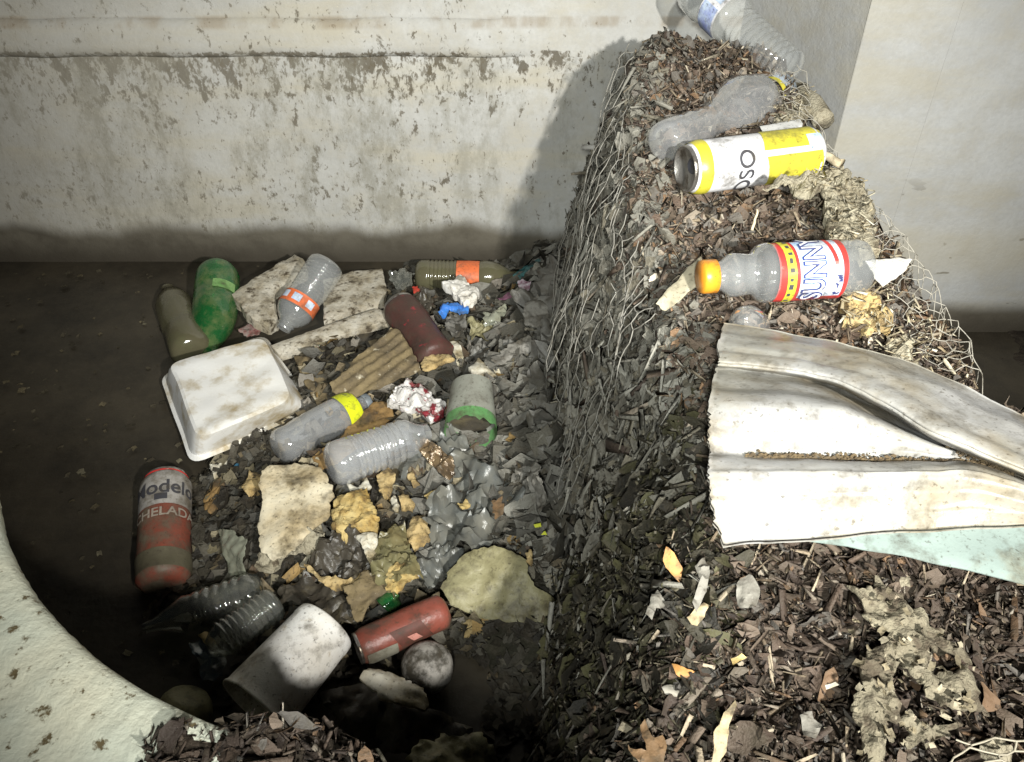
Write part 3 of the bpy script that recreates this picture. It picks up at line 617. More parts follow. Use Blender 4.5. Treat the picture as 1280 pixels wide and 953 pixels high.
class Cyl:
    """a round body lying from a (base) to b (mouth); th=0 is its upper side"""
    def __init__(s, a, b_, w=None, R=None):
        s.a = a; s.d = b_-a; s.L = s.d.length; s.w = s.d/s.L
        mid = (a+b_)/2; fd = (mid-CAM).dot(Vector((0, math.cos(PITCH), -math.sin(PITCH))))
        s.R = R if R else w/2/1000*fd
        up = (CAM-mid); up = (up - s.w*up.dot(s.w)).normalized(); s.u = up; s.v = s.w.cross(up)
    def dent(s, p, crush, cs, seed):
        return nz(p, cs, seed)*crush + nz(p, cs*2.7, seed+2)*crush*.45 - (abs(nz(p, cs*1.7, seed+5)) < .05)*crush*.12 - max(0, nz(p, cs*1.2, seed+8) - .25)*crush*2.2
    def pt(s, t, th, r): return s.a + s.w*(t*s.L) + (s.u*math.cos(th) + s.v*math.sin(th))*r
    def lathe(s, prof, n=32, crush=0, cs=18, seed=0, cap0=True, cap1=False, t0=None):
        V, F = [], []
        for (t, r) in prof:
            for i in range(n):
                th = 2*PI*i/n; p = s.pt(t, th, r*s.R)
                k = s.dent(p, crush, cs, seed)
                V.append(s.pt(t, th, max(.0005, r*s.R*(1 + k))))
        for j in range(len(prof)-1):
            for i in range(n): F.append((j*n+i, j*n+(i+1) % n, (j+1)*n+(i+1) % n, (j+1)*n+i))
        if cap0: F.append(tuple(reversed(range(n))))
        if cap1: F.append(tuple((len(prof)-1)*n + i for i in range(n)))
        return V, F
    def patch(s, t0, t1, a0, a1, off=.0006, n=28, m=4, crush=0, cs=18, seed=0, rfun=None, slant=0):
        V, F = [], []
        for j in range(m+1):
            for i in range(n+1):
                th = a0 + (a1-a0)*i/n; t = t0 + (t1-t0)*j/m + slant*(i/n - .5); rr = (rfun(t) if rfun else 1)
                p = s.pt(t, th, rr*s.R); k = s.dent(p, crush, cs, seed)
                V.append(s.pt(t, th, rr*s.R*(1+k) + off))
        for j in range(m):
            for i in range(n): a = j*(n+1)+i; F.append((a, a+1, a+n+2, a+n+1))
        return V, F
    def text(s, word, t, th, size, off=.0012, seed=0, crush=0, cs=18, bold=0, sx=1.0):
        cu = bpy.data.curves.new('w', 'FONT'); cu.body = word; cu.size = size; cu.align_x = 'CENTER'; cu.align_y = 'CENTER'; cu.offset = bold
        o = bpy.data.objects.new('w', cu); C.objects.link(o); bpy.context.view_layer.update()
        me = bpy.data.meshes.new_from_object(o.evaluated_get(bpy.context.evaluated_depsgraph_get()))
        bpy.data.objects.remove(o); bm = bmesh.new(); bm.from_mesh(me); x = -.2
        while x < .2:
            bmesh.ops.bisect_plane(bm, geom=bm.verts[:] + bm.edges[:] + bm.faces[:], plane_co=(x, 0, 0), plane_no=(1, 0, 0)); x += .003
        V = []
        for v in bm.verts:
            a = th + v.co.x*sx/s.R; tt = t + v.co.y/s.L; p = s.pt(tt, a, s.R); k = s.dent(p, crush, cs, seed)
            V.append(s.pt(tt, a, s.R*(1+k) + off))
        F = [tuple(v.index for v in f.verts) for f in bm.faces]; bm.free(); bpy.data.meshes.remove(me); return V, F
def ribs(t0, t1, n, r, d):
    out = []
    for i in range(n):
        a = t0 + (t1-t0)*i/n; w = (t1-t0)/n; out += [(a, r), (a+w*.45, r), (a+w*.6, r-d), (a+w*.85, r-d)]
    return out
BOT = [(0, .45), (.004, .7), (.02, .88), (.05, .99), (.09, 1.0)]
def soda(rb=(.12, .45, 6), lab=(.45, .68), sh=.70):
    p = list(BOT) + ribs(rb[0], rb[1], rb[2], 1.0, .05) + [(lab[0], .96), (lab[1], .96), (lab[1]+.01, 1.0), (sh, 1.0), (sh+.06, .93), (sh+.12, .76), (sh+.17, .55), (sh+.21, .40), (.925, .38), (.93, .46), (.945, .46), (.95, .38), (1.0, .38)]
    return sorted(p, key=lambda q: q[0])
def bottle(label, a, b_, w, m, prof=None, crush=.06, seed=1, lab=None, cap=None, group=None, name='plastic_bottle', cat='bottle', cs=16, R=None, nseg=32):
    c = Cyl(a, b_, w, R); prof = prof or soda()
    t = thing(name, label, cat, (a+b_)/2 - Vector((0, 0, c.R)), group)
    body = obj('body', *c.lathe(prof, nseg, crush, cs, seed), m, t)
    if cap:
        rt = cap[1] if len(cap) > 1 else .44
        V, F = c.lathe([(.955, rt), (.96, rt+.02), (1.015, rt+.02), (1.022, rt-.03), (1.023, .02)], nseg, 0, cs, seed, cap0=False, cap1=True)
        obj('cap', V, F, cap[0], t)
    if lab:
        for q in (lab if isinstance(lab, list) else [lab]):
            t0, t1, mm, a0, a1 = q
            lo = obj('label', *c.patch(t0, t1, a0, a1, .001, crush=crush, cs=cs, seed=seed, rfun=lambda t_: .97), mm, t)
    return t, c, body

# ------------------------------------------------------------ rubbish on the bank
# fruit drink bottle with orange cap
SUN = [(0, .5), (.005, .75), (.03, .93), (.08, 1.0), (.11, .95), (.14, 1.0), (.17, .95), (.20, 1.0), (.22, .985), (.60, .985), (.615, 1.03), (.64, 1.05),
       (.68, .99), (.70, .88), (.715, .76), (.74, .70), (.76, .72), (.84, .76), (.87, .72), (.90, .58), (.92, .50), (1.0, .46)]
t, c, body = bottle('clear drink bottle with orange cap and red, blue and yellow label, on the bank', P(1082, 334, .447), P(884, 346, .447), 72, M['pet'], SUN, .03, 4, nseg=40)
obj('cap', *c.lathe([(.945, .50), (.95, .585), (1.03, .585), (1.045, .54), (1.047, .02)], 40, 0, cap0=False, cap1=True), M['capor'], t)
kw = dict(crush=.03, seed=4, rfun=lambda q: .985)
lb = obj('label', *c.patch(.20, .62, -1.75, 1.75, .0012, n=40, m=10, **kw), M['red'], t)
sub('yellow_band', *c.patch(.520, .575, -1.5, 1.55, .0018, n=36, slant=.025, **kw), M['yellow'], lb)
sub('blue_panel', *c.patch(.235, .50, -1.05, 1.3, .0018, n=36, m=8, slant=.02, **kw), M['lightblue'], lb)
sub('stripe', *c.patch(.275, .30, .15, 1.3, .0024, n=20, slant=.03, **kw), M['red'], lb)
sub('dark_dots', *c.patch(.235, .275, -1.0, -.2, .0024, n=20, m=6, **kw), mat('navy_speckle', (.75, .75, .78), None, 10, .4, dirt=(.03, .05, .20), dscale=160, damt=.5, dsharp=.02), lb)
sub('lettering_edge', *c.text('SUNNY', .405, .10, .033, .0028, 4, .03, bold=.0018, sx=.70), M['navy'], lb)
sub('lettering', *c.text('SUNNY', .405, .10, .033, .0034, 4, .03, bold=.0001, sx=.70), M['white'], lb)
for k in range(9):
    sub('print_mark', *c.patch(.535 + .006*(k % 2), .560, -1.2 + k*.29, -1.2 + k*.29 + .10 + .04*(k % 3), .0026, n=3, m=2, slant=0, **kw), M['ink'], lb)

# yellow and white tall can
c = Cyl(P(1019, 190, .480), P(853, 212, .480), 64)
t = thing('drink_can', 'tall yellow and white drink can lying open end left on the bank', 'can', (c.a + c.w*c.L/2) - Vector((0, 0, c.R)))
body = obj('body', *c.lathe([(.0, .70), (.01, .80), (.03, .92), (.06, 1.0), (.90, 1.0), (.94, .93), (.965, .84)], 40, .02, 14, 2), M['canwhite2'], t)
obj('rim', *c.lathe([(.955, .86), (.965, .875), (.985, .875), (.99, .84), (.985, .80), (.965, .78), (.955, .05)], 40, 0, cap0=False, cap1=True), M['metal'], t)
V, F = [], []
for i in range(16):
    a = 2*PI*i/16; V.append(c.pt(.962, .2, .36*c.R) + (c.u*math.cos(a)*.36 + c.v*math.sin(a)*.30)*c.R)
obj('opening', V + [v - c.w*.002 for v in V], [tuple(range(16))] + [(i, (i+1) % 16, (i+1) % 16+16, i+16) for i in range(16)], M['ink'], t)
kw = dict(crush=.02, cs=14, seed=2)
def canr(q): return float(np.interp(q, [0, .01, .03, .06, .90, .94, .965], [.70, .80, .92, 1.0, 1.0, .93, .84]))
obj('yellow_ring', *c.patch(.865, .945, -PI, PI, .0008, n=60, m=6, rfun=canr, **kw), M['yellow'], t)
obj('yellow_panel', *c.patch(.035, .47, .28, 1.5, .0008, n=20, m=8, slant=-.05, rfun=canr, **kw), M['yellow'], t)
obj('yellow_panel', *c.patch(.035, .45, -1.5, .05, .0008, n=24, m=8, slant=.06, rfun=canr, **kw), M['yellow'], t)
obj('blue_panel', *c.patch(.05, .16, .12, .75, .0014, n=10, rfun=canr, **kw), M['bluep'], t)
obj('lettering', *c.text('OSO', .62, -.50, .030, .0014, 2, .02, 14, bold=.0003), M['ink'], t)

# crushed hourglass bottle above the can
HG = [(0, .40), (.01, .56), (.06, .66), (.12, .68), (.16, .62), (.20, .67), (.24, .60), (.28, .64), (.33, .55), (.40, .52), (.46, .60), (.55, .82), (.64, .98), (.72, 1.0), (.80, .90), (.87, .70), (.92, .50), (1.0, .46)]
t, c, body = bottle('squashed clear bottle with yellow ring and grey cap, above the yellow can', P(826, 180, .487), P(970, 116, .487), 78, M['pet_fog'], HG, .13, 9, nseg=36)
obj('neck_ring', *c.patch(.915, .95, -PI, PI, .002, n=40, rfun=lambda q: .56), M['yellow'], t)
obj('cap', *c.lathe([(.955, .56), (.96, .60), (1.05, .60), (1.06, .5), (1.061, .02)], 32, 0, cap0=False, cap1=True), M['bluecap'], t)

# ribbed bottle leaning up at the top of the bank
TP = [(0, .4), (.01, .62), (.03, .74)] + [(.03 + q*.045 + dq, .78 - .07*(dq > .02)) for q in range(10) for dq in (0, .018, .026, .04)] + [(.50, .84), (.53, .98), (.73, .98), (.75, 1.05), (.86, 1.02), (.95, .75), (1.0, .45)]
t, c, body = bottle('clear ribbed bottle with blue label at the very top of the bank', P(990, 92, .515), P(856, -30, .605), 62, M['pet'], TP, .04, 5, nseg=36)
lb = obj('label', *c.patch(.53, .67, -1.6, 1.6, .001, n=30, rfun=lambda q: .99, crush=.04, seed=5), M['white'], t)
sub('blue_print', *c.patch(.54, .66, -1.5, -.1, .0018, n=20, rfun=lambda q: .99, crush=.04, seed=5), mat('blue_violet_print', (.25, .30, .62), (.55, .66, .80), 60, .4), lb)
sub('blue_print', *c.patch(.55, .66, .1, 1.4, .0018, n=20, rfun=lambda q: .99, crush=.04, seed=5), M['bluep'], lb)

def stick(name, label, cat, a, b_, r0, r1, m, bend=.0, n=10, k=8, seed=1, parent=None):
    c = Cyl(a, b_, R=1); V, F = [], []
    for j in range(n+1):
        t = j/n; off = c.u*math.sin(t*PI)*bend + c.v*nz((t*3, seed, 0), 1, seed)*bend
        r = r0 + (r1-r0)*t
        for i in range(k): V.append(c.pt(t, 2*PI*i/k, r*(1 + .2*nz((t*5, i, seed), 1, seed))) + off)
    for j in range(n):
        for i in range(k): F.append((j*k+i, j*k+(i+1) % k, (j+1)*k+(i+1) % k, (j+1)*k+i))
    F += [tuple(reversed(range(k))), tuple(n*k+i for i in range(k))]
    o = obj(name, V, F, m, parent); return tag(o, label, cat) if parent is None else o
shard('plastic_strip', 'narrow white plastic strip lying just above the yellow can', 'plastic strip', [(950, 157), (1000, 148), (1004, 153), (1003, 158), (956, 169)], [.495]*5, M['stick'], .003, .0005, rag=.0003)
stick('twig', 'short pale twig lying right of the yellow can', 'twig', P(1012, 184, .478), P(1052, 205, .472), .0045, .0065, M['twig'], .004)
stick('wooden_peg', 'pale knobbly stub of wood at the right edge near the bank top', 'wood stub', P(1002, 112, .49), P(1030, 152, .475), .012, .016, M['pulp_pale'], .006, seed=5)
stick('plastic_straw', 'thin grey stick poking out of the bank towards the wall', 'stick', P(790, 183, .40), P(728, 185, .385), .0045, .0045, M['rod'], .001)
stick('dark_twig', 'tiny dark twig sticking out below the grey stick', 'twig', P(733, 216, .36), P(714, 218, .355), .003, .002, M['wood'], .001)
stick('dry_stalk', 'thin pale stalk hanging down the bank beside the grey stick', 'stalk', P(786, 176, .44), P(791, 235, .40), .0014, .0010, M['twig'], .006)
stick('dry_stalk', 'thin pale stalk standing left of the orange capped bottle', 'stalk', P(938, 295, .42), P(947, 262, .45), .002, .0014, M['twig'], .003)
shard('paper_wedge', 'beige cardboard wedge left of the orange bottle cap', 'cardboard scrap', [(819, 378), (850, 345), (877, 320), (880, 350), (852, 372), (830, 388)], [.405, .425, .44, .43, .415, .40], mat('beige_card', (.46, .42, .31), (.38, .34, .24), 25, .6, .2, 90, (.22, .19, .13), 20, .4), .003, .002, 15, .0015)
shard('foam_shard', 'pointed white foam shard beside the base of the orange capped bottle', 'foam shard', [(1083, 325), (1118, 320), (1141, 323), (1135, 334), (1105, 357), (1096, 346)], [.45, .452, .452, .45, .43, .44], M['foam_clean'], .006, .001, 20, .001)
shard('stone_chip', 'small pale pebble on the very top of the bank', 'pebble', [(819, 44), (830, 39), (840, 42), (842, 50), (832, 55), (821, 52)], .548, M['pulp_pale'], .012, .003, 60, .001)
shard('plastic_scrap', 'blue grey plastic flake near the top of the bank', 'plastic flake', [(846, 62), (860, 53), (880, 66), (878, 80), (862, 84), (848, 72)], [.525, .53, .52, .51, .512, .52], M['bluegrey'], .002, .003, 30, .002)
shard('plastic_scrap', 'tiny sea green plastic flake high on the bank, left of the squashed bottle', 'plastic flake', [(803, 142), (815, 138), (816, 147), (806, 151)], .475, mat('sea_green', (.16, .38, .28), None), .002, .001)
dome = Cyl(P(938, 412, .405), P(930, 396, .445), 50)
tag(obj('plastic_dome', *dome.lathe([(0, 1.0), (.3, .98), (.6, .85), (.85, .55), (1, .15)], 28, .08, 20, 3, cap0=False, cap1=True), M['pet']), 'clear plastic dome half hidden behind the top corner of the white sheet', 'plastic lid')

# pale fibrous clumps along the right shoulder
def lump(name, label, cat, px, z, m, h=.03, amp=.012, bs=45, group=None, rag=.0025, thick=None):
    return shard(name, label, cat, px, z, m, thick or h, amp, bs, rag, group=group, sag=h*.35)
G1 = 'pale fibre clumps along the right shoulder of the bank'
lump('fibre_clump', 'large cream fibre clump right of the bottles, between yellow can and foam shard', 'fibre clump', [(1030, 262), (1042, 215), (1075, 222), (1092, 245), (1094, 280), (1100, 312), (1080, 318), (1060, 298), (1040, 300)], [.455]*9, M['pulp_pale'], .018, .007, 85, G1, rag=.005)
lump('fibre_clump', 'cream fibre tuft at the base of the yellow can', 'fibre clump', [(985, 222), (1010, 208), (1060, 212), (1085, 238), (1040, 240), (1000, 236)], .462, M['pulp_pale'], .014, .006, 90, G1, rag=.005)
lump('fibre_clump', 'cream fibre tuft wrapped round the capped end of the squashed bottle', 'fibre clump', [(975, 108), (1000, 98), (1018, 120), (1012, 138), (990, 150), (965, 160), (970, 140)], .487, M['pulp_pale'], .014, .006, 90, G1, rag=.005)
lump('fibre_clump', 'cream clump under the base of the orange capped bottle', 'fibre clump', [(1052, 375), (1080, 362), (1100, 375), (1118, 395), (1112, 408), (1085, 402), (1060, 392)], .415, M['foam_tan'], .02, .010, 50, G1)
lump('fibre_clump', 'fibre clump against the upper edge of the white sheet', 'fibre clump', [(1110, 428), (1130, 420), (1152, 448), (1160, 468), (1138, 462), (1118, 448)], .41, M['pulp_pale'], .02, .010, 50, G1)
shard('pulp_scrap', 'brownish curl of pulp lying over the front of the yellow can', 'pulp scrap', [(955, 232), (975, 222), (1000, 212), (1015, 215), (990, 228), (968, 236)], [.49, .495, .50, .50, .495, .488], M['pulp_pale'], .005, .006, 50, .003)

# the big white vinyl sheet
rows = [
 ([(905, 403), (1000, 420), (1080, 436), (1140, 453), (1210, 486), (1280, 521), (1360, 560)], [.435, .445, .450, .450, .450, .450, .45]),
 ([(900, 428), (1000, 440), (1080, 455), (1145, 484), (1215, 520), (1280, 556), (1360, 600)], [.450, .462, .468, .470, .470, .468, .47]),
 ([(896, 453), (970, 460), (1045, 474), (1110, 505), (1170, 540), (1230, 566), (1360, 622)], [.452, .460, .468, .474, .478, .472, .47]),
 ([(894, 459), (970, 467), (1043, 481), (1108, 513), (1168, 549), (1228, 572), (1360, 626)], [.430, .430, .428, .424, .424, .430, .44]),
 ([(888, 500), (970, 500), (1050, 510), (1110, 532), (1168, 556), (1228, 575), (1360, 628)], [.455, .463, .463, .452, .445, .440, .44]),
 ([(886, 540), (970, 540), (1050, 545), (1110, 555), (1168, 566), (1228, 577), (1360, 630)], [.448, .450, .448, .444, .441, .438, .44]),
 ([(886, 566), (970, 569), (1050, 572), (1110, 574), (1168, 577), (1228, 580), (1360, 632)], [.438, .432, .430, .430, .432, .434, .44]),
 ([(886, 576), (970, 578), (1050, 580), (1110, 581), (1168, 582), (1228, 584), (1360, 634)], [.446, .450, .453, .455, .455, .453, .45]),
 ([(888, 600), (970, 600), (1050, 598), (1110, 597), (1168, 596), (1228, 598), (1360, 640)], [.448, .452, .455, .456, .456, .455, .45]),
 ([(892, 640), (970, 636), (1050, 632), (1110, 630), (1168, 628), (1228, 628), (1360, 650)], [.432, .436, .436, .436, .436, .438, .44]),
 ([(905, 681), (970, 675), (1050, 669), (1110, 665), (1168, 661), (1228, 658), (1360, 652)], [.412, .414, .416, .418, .420, .424, .43])]
R_ = np.array([[list(P(p[0], p[1], z)) for p, z in zip(*r)] for r in rows])
def cr_interp(A, n):
    k = len(A); A2 = np.concatenate([[2*A[0]-A[1]], A, [2*A[-1]-A[-2]]]); out = []
    for t in np.linspace(0, k-1-1e-9, n):
        i = int(t); f = t-i; p0, p1, p2, p3 = A2[i], A2[i+1], A2[i+2], A2[i+3]
        q = .5*((2*p1) + (-p0+p2)*f + (2*p0-5*p1+4*p2-p3)*f*f + (-p0+3*p1-3*p2+p3)*f**3)
        out.append(q*.75 + (p1*(1-f)+p2*f)*.25)
    return np.array(out)
nu, nv = 90, 110
A = cr_interp(R_.transpose(1, 0, 2), nu); A = A.transpose(1, 0, 2); G = cr_interp(A, nv)      # (nv,nu,3)
for j in range(nv):
    for i in range(nu):
        p = G[j, i]; e = .0018*nz(p, 25, 3)*1.5 + .0007*nz(p, 90, 4) + sum(a_*max(0, 1 - abs(j/nv - v_)*w_) for v_, a_, w_ in ((.06, .0016, 60), (.13, -.0020, 70), (.36, -.0018, 70), (.46, .0014, 60), (.76, .0018, 60), (.84, -.0022, 70), (.93, .0015, 60))); G[j, i, 2] += e
        if i == 0: G[j, i, 0] += nz(p, 160, 5)*.002 + nz(p, 40, 6)*.0035 + nz(p, 330, 7)*.002
top = G.reshape(-1, 3); n = len(top); bot = top - np.array([0, .0, .0035])
F = grid_faces(nu, nv).tolist(); F = [tuple(reversed(f)) for f in F]
Fb = [tuple(i+n for i in reversed(f)) for f in F]
rim = [j*nu for j in range(nv)] + [(nv-1)*nu+i for i in range(1, nu)] + [j*nu+nu-1 for j in range(nv-2, -1, -1)] + [i for i in range(nu-2, 0, -1)]
Fr = [(rim[k], rim[(k+1) % len(rim)], rim[(k+1) % len(rim)]+n, rim[k]+n) for k in range(len(rim))]
vin = tag(obj('vinyl_sheet', list(map(tuple, top)) + list(map(tuple, bot)), F + Fb + Fr, M['vinyl']), 'large folded white plastic sheet lying across the right of the bank', 'plastic sheet')
# dirt caught in its two folds
def groove(line, n, spread, seed):
    r = np.random.default_rng(seed); V = []; F = []; pts = np.array([list(P(a, b_, z)) for a, b_, z in line])
    for q in range(n):
        t = r.uniform(0, len(pts)-1.001); i = int(t); f = t-i; p = pts[i]*(1-f) + pts[i+1]*f + r.normal(0, 1, 3)*np.array([.002, spread*(.3 + 1.2*abs(math.sin(i*2.1+f*7))), .0006])
        s = r.uniform(.0008, .0026); b0 = len(V)
        for dv in ((1, 0, 0), (-1, 0, 0), (0, 1, 0), (0, -1, 0), (0, 0, .8), (0, 0, -.8)): V.append(tuple(p + np.array(dv)*s*r.uniform(.6, 1.4)))
        for f_ in ((0, 2, 4), (2, 1, 4), (1, 3, 4), (3, 0, 4), (2, 0, 5), (1, 2, 5), (3, 1, 5), (0, 3, 5)): F.append(tuple(b0+k for k in f_))
    return V, F
V, F = groove([(935, 570, .437), (1000, 573, .436), (1060, 575, .435), (1120, 576, .435), (1180, 578, .437), (1240, 580, .438)], 700, .0022, 1)
V2, F2 = groove([(1190, 556, .446), (1225, 572, .442), (1262, 592, .442)], 260, .003, 2)
F = F + [tuple(i+len(V) for i in f) for f in F2]
gr = obj('grit', V + V2, F, mat('tan_grit', (.13, .095, .05), (.07, .05, .03), 200, .9), None, smooth=False); gr['kind'] = 'stuff'; gr['label'] = 'tan grit caught in the folds of the white sheet'
shard('vinyl_strip', 'pale teal plastic sheet lying under the white sheet', 'plastic sheet', [(983, 674), (1060, 684), (1130, 697), (1210, 712), (1300, 732), (1380, 748), (1380, 620), (1250, 630), (1120, 640), (1020, 655)], [.385, .388, .392, .394, .396, .398, .405, .405, .40, .39], M['teal'], .004, .004, 7, .0008, step=.009)

# clods of pulp on the near mulch
G2 = 'torn clods of paper pulp on the near mulch'
lump('paper_clod', 'long grey and cream pulp clod slanting across the mulch under the teal sheet', 'pulp clod', [(1070, 735), (1100, 722), (1130, 745), (1165, 775), (1205, 808), (1208, 820), (1178, 812), (1160, 835), (1140, 838), (1105, 800), (1085, 770)], .372, M['pulp'], .006, .0042, 95, G2, rag=.0045)
lump('paper_clod', 'upright cream pulp clod running to the bottom edge of the photo', 'pulp clod', [(1084, 805), (1110, 800), (1126, 825), (1115, 850), (1112, 900), (1106, 960), (1088, 960), (1078, 920), (1068, 890), (1075, 850)], .375, M['pulp'], .006, .0042, 95, G2, rag=.0045)
lump('paper_clod', 'roundish pale pulp clod at the lower end of the long clod', 'pulp clod', [(1150, 840), (1165, 832), (1190, 838), (1210, 828), (1222, 842), (1222, 875), (1200, 880), (1172, 880), (1155, 862)], .368, M['pulp'], .006, .0042, 95, G2, rag=.0045)
lump('paper_clod', 'flat pale torn pulp scrap in the lower right, above the wire', 'pulp clod', [(1122, 905), (1140, 890), (1160, 905), (1205, 902), (1180, 915), (1160, 930), (1135, 935)], .365, M['pulp'], .004, .0042, 95, G2, rag=.0045)
lump('paper_clod', 'cream scrap inside the wire loop in the bottom right corner', 'pulp clod', [(1228, 930), (1245, 920), (1262, 945), (1260, 962), (1235, 962)], .36, M['pulp_pale'], .006, .008, 60, G2)

# leaves that stand out
def leaf(label, px, z, m, group='single dry leaves on the near mulch', bump=.004):
    return shard('dry_leaf', label, 'leaf', px, z, m, .0008, bump, 40, .0008, group=group)
leaf('pointed orange brown leaf standing up left of the white sheet corner', [(833, 684), (843, 692), (852, 708), (850, 728), (838, 716), (828, 700)], [.39, .385, .375, .365, .37, .38], M['leafo'])
leaf('short tan rectangular chip of leaf left of the mulch', [(858, 772), (880, 754), (888, 758), (872, 780), (864, 781)], .372, M['leafp'])
leaf('small orange leaf below the tan chip, at the edge of the dark pit', [(838, 828), (855, 832), (872, 842), (868, 850), (855, 850), (845, 842)], [.36, .365, .36, .358, .355, .358], M['leafo'])
leaf('small pale grey leaf at the edge of the dark pit, below the orange leaf', [(826, 858), (838, 852), (850, 862), (846, 874), (832, 868)], .352, mat('pale_leaf', (.46, .44, .38), (.36, .33, .27), 80, .6), bump=.003)
leaf('long forked tan leaf standing near the bottom of the mulch', [(894, 915), (905, 890), (920, 874), (922, 880), (912, 905), (908, 940), (898, 955), (890, 955)], [.37, .375, .38, .38, .372, .365, .36, .36], M['leafp'])
leaf('lobed brown oak leaf at the bottom edge of the photo', [(784, 928), (795, 936), (808, 940), (800, 905), (806, 900), (815, 922), (818, 925), (828, 920), (832, 935), (828, 958), (800, 960)], [.36]*11, M['leafb'], bump=.006)
leaf('curled grey leaf standing at the dark edge under the white sheet', [(868, 710), (880, 700), (886, 712), (884, 738), (872, 758), (866, 750), (874, 728)], [.385]*7, M['leafg'], bump=.008)
leaf('pale crumpled leaf hanging at the pit edge', [(806, 770), (815, 745), (822, 738), (832, 750), (832, 760), (820, 762), (815, 776)], [.36]*7, M['leafg'], bump=.008)
leaf('small mustard leaf chip among the shredded mulch', [(915, 822), (928, 814), (936, 818), (925, 826), (917, 830)], .378, M['foam_yellow'])
leaf('cupped grey leaf high on the mulch under the sheet corner', [(918, 730), (935, 724), (948, 738), (946, 756), (925, 756)], .382, M['leafg'], bump=.006)
leaf('grey brown leaf lying left of the upright pulp clod', [(1000, 892), (1015, 888), (1028, 905), (1020, 922), (1005, 920)], .375, M['leafg'], bump=.006)
leaf('small pale leaf chip left of the long clod', [(1032, 856), (1046, 850), (1048, 856), (1034, 860)], .378, M['foam'])

# ------------------------------------------------------------ chicken wire
def netting(name, label, fn, nu, nv, r, m, keep=None, jit=.12, parent=None):
    """hexagonal netting on the surface fn(u, v)"""
    pts = {}; edges = []
    def node(i, j):
        if (i, j) not in pts:
            rs = random.Random(i*131 + j*7919)
            u = (i + rs.uniform(-jit, jit))/nu; v = (j + (.20 if (i+j) % 2 else -.20) + rs.uniform(-jit, jit))/nv
            pts[(i, j)] = Vector(fn(u, v))
        return (i, j)
    for j in range(nv):
        for i in range(nu):
            if keep and not keep(i/nu, j/nv): continue
            edges.append((node(i, j), node(i+1, j)))
            if (i+j) % 2: edges.append((node(i, j), node(i, j+1)))
    V, F = [], []
    for a, b_ in edges:
        p, q = pts[a], pts[b_]; d = q-p
        if d.length < 1e-5: continue
        w = d.normalized(); s = w.orthogonal().normalized(); t = w.cross(s)
        mid = (p+q)/2 + s*random.uniform(-.1, .1)*d.length + t*random.uniform(-.06, .06)*d.length
        b0 = len(V)
        for c_ in (p, mid, q):
            for k in range(4): V.append(c_ + (s*math.cos(k*PI/2) + t*math.sin(k*PI/2))*r)
        for g_ in range(2):
            for k in range(4): F.append((b0+g_*4+k, b0+g_*4+(k+1) % 4, b0+g_*4+4+(k+1) % 4, b0+g_*4+4+k))
    return tag(obj(name, V, F, m), label, 'wire netting')
def bankface(u, v):
    # v runs along the bank (y), u up the face
    y = .76 + .52*v; s = .10 + .90*u
    x = xb(y) + (xl(y) - xb(y))*s; x = float(x) - .004
    z = float(height(x, y)); 
    x2 = x - .019 - .008*nz((u*3, v*4, 0), 2, 8); return (x2 + .02*nz((u, v*2, 1), 3, 3), y + .02*nz((u*3, v*3, 5), 1, 2), z + .012 + .008*nz((u*5, v*5, 0), 1, 9))
netting('chicken_wire', 'mud coated hexagonal chicken wire on the pool side of the bank', bankface, 15, 24, .0008, M['wirem'], keep=lambda u, v: nz((u*2, v*2, 0), 2.1, 5) > -.22, jit=.13)
def shoulder(u, v):
    y = .665 + .60*v; s = -.035 + .13*u; x = float(xr(y)) + s
    z = float(height(x - .01, y)); return (x + .006, y, max(z, .02) + .018 + .006*nz((u*4, v*6, 0), 1, 4))
netting('chicken_wire', 'fine chicken wire along the right shoulder of the bank, by the foam shard', shoulder, 12, 38, .00055, mat('bright_wire', (.36, .34, .29), None, 30, .5), jit=.22)
def corner(u, v):
    p = P(1190 + 110*u, 926 + 60*v, .378); return (p.x, p.y, p.z + .006*nz((u*3, v*3, 0), 1, 2))
netting('chicken_wire', 'few loops of pale chicken wire in the bottom right corner', corner, 4, 4, .0008, mat('pale_wire', (.34, .31, .24), None, 30, .5), jit=.25)

# ------------------------------------------------------------ rubbish floating in the pool
ZP = .035
t, c, b_ = bottle('green plastic bottle floating upside down near the wall, left of the foam block', P(273, 335, .075), P(262, 440, .01), 54, M['pet_g'],
    [(0, .5), (.01, .75), (.05, .9), (.12, 1.0), (.30, 1.0), (.34, .94), (.38, 1.0), (.62, 1.0), (.75, .85), (.88, .55), (.95, .35), (1.1, .33)], .10, 3)
obj('label_remnant', *c.patch(.30, .40, -.9, .2, .0012, n=12, crush=.10, seed=3, cs=16), mat('pale_green_label', (.22, .36, .14), (.12, .28, .08), 40, .6), t)
bottle('dark dirty bottle left of the green bottle, base towards the viewer', P(241, 442, .02), P(210, 362, .02), 48, M['pet_murk'],
    [(0, .5), (.01, .8), (.06, 1.0), (.30, 1.0), (.34, .95), (.38, 1.0), (.70, 1.0), (.82, .8), (.88, .42), (1.0, .36)], .08, 6)
t, c, b_ = bottle('clear bottle with orange label standing steeply between two foam pieces', P(410, 328, .12), P(354, 412, .045), 47, M['pet'],
    soda((.10, .50, 9), (.54, .70), .72), .05, 8)
lb = obj('label', *c.patch(.56, .72, -1.7, 1.7, .001, n=30, crush=.05, seed=8, cs=16, rfun=lambda q: 1.0), M['orange'], t)
for k, aa in enumerate((-.7, .1, .8)): sub('label_mark', *c.patch(.59, .68, aa, aa+.45, .0018, n=6, crush=.05, seed=8, cs=16), M['bluep'], lb)
